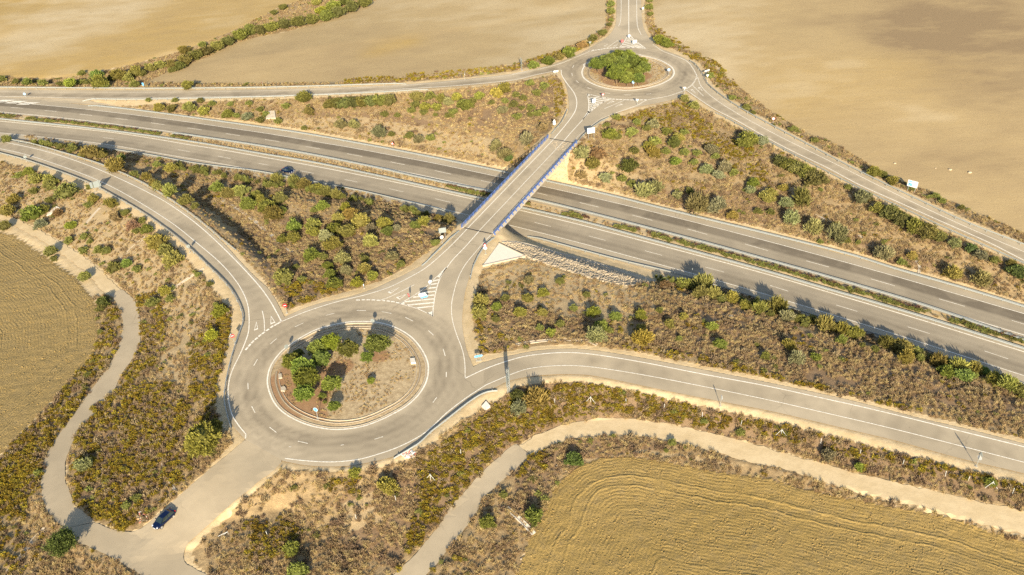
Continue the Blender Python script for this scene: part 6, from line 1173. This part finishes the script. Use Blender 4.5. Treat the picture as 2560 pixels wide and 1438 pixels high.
# median shrubs and roadside reeds
cU, cL = resamp(offs(U2w, -5.9), .5), resamp(offs(L2w, 6.2), .5)
j = np.array([np.argmin(np.hypot(*(cL[:, :2] - p[:2]).T)) for p in cU]); A2, B2 = cU, cL[j]
u, v = proj(A2[:,0], A2[:,1], A2[:,2]); on = ((u > -60) & (u < 478)) | ((u > 1122) & (u < 1250)) | ((u > 1300) & (u < 2640)); dryb = (u > 478) & (u < 1125)
md = []; mr = []; mdry = []
for a, b, k, dd in zip(A2, B2, on, dryb):
    wd = np.linalg.norm(b[:2]-a[:2])
    for q in range(max(2, int(wd*1.0))):
        t = rng.uniform(.12, .88); p = a + (b - a)*t; p = np.array([p[0], p[1], ZM + .1])
        if k and vnoise(p[0], p[1], 7., 66) > .25: (md if t > .38 or rng.random() < .35 else mr).append(p)
        elif dd or rng.random() < .4: mdry.append(p)
scatter('median_shrubbery', 'low green shrubs filling the motorway median', GSHR, np.array(md) + [0,0,.35], sc_(len(md), .45, .9)); scatter('median_shrubbery', 'reddish brown shrubs along the far side of the motorway median', RSHR, np.array(mr) + [0,0,.35], sc_(len(mr), .45, .95))
scatter('median_grass', 'dry grass strip in the motorway median', GRASS, np.array(mdry), sc_(len(mdry), .35, .8), tilt=.2)
def strip(cl, o0, o1, u0, u1, dn, seed):
    r = np.random.default_rng(seed); a = resamp(cl, .5); out = []
    uu, vv = proj(a[:,0], a[:,1], a[:,2]); A, B = offs(a, o0), offs(a, o1)
    for p, q, x in zip(A, B, uu):
        if u0 < x < u1 and vnoise(p[0], p[1], 5., seed) > .36:
            for _ in range(r.poisson(dn*.5*abs(o1-o0))): t = r.random(); s = p + (q-p)*t; out.append((s[0], s[1], float(h(s[0], s[1]))))
    return out
rd = strip(L2w, -9.4, -12.5, 500, 1120, .75, 5) + strip(L2w, -8.9, -13.5, 1680, 2640, .35, 6) + strip(L2w, -9.2, -12, 60, 330, .6, 7)
scatter('roadside_reeds', 'tall olive roadside shrubs beside the near motorway lanes', REED, np.array(rd) + [0,0,.7], sc_(len(rd), .7, 1.35), tilt=.15)
# stone bank
RR_ = [(1256,606),(1300,609),(1355,624),(1420,642),(1500,664),(1580,690),(1622,706),(1575,716),(1505,704),(1455,690),(1393,670),(1325,648),(1316,640),(1290,628),(1262,612)]
W = wp(RR_); a = sample(W, 7.0, None, 1, 5, False); scatter('stone_bank', 'bank of loose pale stones beside the motorway right of the bridge', ROCK, a + [0,0,.06], .11 + .24*np.random.default_rng(2).random(len(a)), tilt=.6)
W2 = wp([(1372,352),(1440,360),(1430,385),(1412,430),(1425,452),(1372,446),(1395,400)]); a = sample(W2, 6., None, 1, 6, False); scatter('stone_bank', 'pale stony slope under the far right corner of the bridge', ROCK, a, .09 + .20*np.random.default_rng(3).random(len(a)), tilt=.6)
a = sample(wp(VEG['V8']), .10, .6, 3, 9, False); b = sample(FEw, .006, None, 1, 10, False); c = sample(FDw, .006, None, 1, 11, False); pass
scatter('loose_stones', 'small pale stones scattered on the field edges', ROCK, a, .08 + .12*np.random.default_rng(4).random(len(a)), tilt=.6)
# clods of ploughed earth
M_clod = flat('earth_clod', (.27,.185,.065), .95, var=.3, scale=2.)
CL = []
for i in range(2): me_ = rockmesh(80+i, 1.); me_.materials.append(M_clod); CL.append(proto('clod', me_))
a = np.vstack([sample(FEw, 2.6, .50, 2.2, 21, False), sample(FDw, 1.6, .52, 2.2, 22, False)]); scatter('earth_clods', 'clods of ploughed earth on the two lower fields', CL, a, .05 + .11*np.random.default_rng(6).random(len(a)), tilt=.6)

# ---------------------------------------------------------------- light, sky, camera
EL, AZ = R(22.), math.atan2(.028, -1)      # direction towards the sun: (sin AZ', cos AZ')
sv = Vector((.03*math.cos(EL), -math.cos(EL), math.sin(EL))).normalized()
sd = bpy.data.lights.new('sun', 'SUN'); sd.energy = 4.6; sd.angle = R(.53); sd.color = (1., .88, .67); so = bpy.data.objects.new('sun', sd); COL.objects.link(so); so.rotation_euler = sv.to_track_quat('Z', 'Y').to_euler(); so.location = (0,0,200)
w = bpy.data.worlds.new('World'); SC.world = w; w.use_nodes = True; nt = w.node_tree; sk = nt.nodes.new('ShaderNodeTexSky'); sk.sky_type = 'NISHITA'; sk.sun_disc = False; sk.sun_elevation = EL; sk.sun_rotation = math.atan2(sv.x, sv.y); sk.altitude = 100
bg = nt.nodes['Background']; bg.inputs[1].default_value = .10; nt.links.new(sk.outputs[0], bg.inputs[0])
cd = bpy.data.cameras.new('camera'); cd.sensor_width = 36; cd.lens = 36*F/2560; cd.clip_end = 20000; cd.clip_start = .5; cam = bpy.data.objects.new('camera', cd); COL.objects.link(cam); SC.camera = cam
X0 = Vector((1,0,0)); D0 = Vector((0,-sT,-cT)); Fw = Vector((0,cT,-sT)); rt = cR*X0 + sR*D0; dn = -sR*X0 + cR*D0; up = -dn; bk = -Fw
cam.matrix_world = Matrix(((rt.x,up.x,bk.x,0),(rt.y,up.y,bk.y,0),(rt.z,up.z,bk.z,H),(0,0,0,1)))
vs_ = SC.view_settings; vs_.view_transform = 'Standard'; vs_.look = 'None'; vs_.gamma = 1.0; vs_.exposure = 1.15
SC.cycles.max_bounces = 6; SC.cycles.transparent_max_bounces = 4; SC.cycles.use_denoising = False
SC.render.use_persistent_data = False
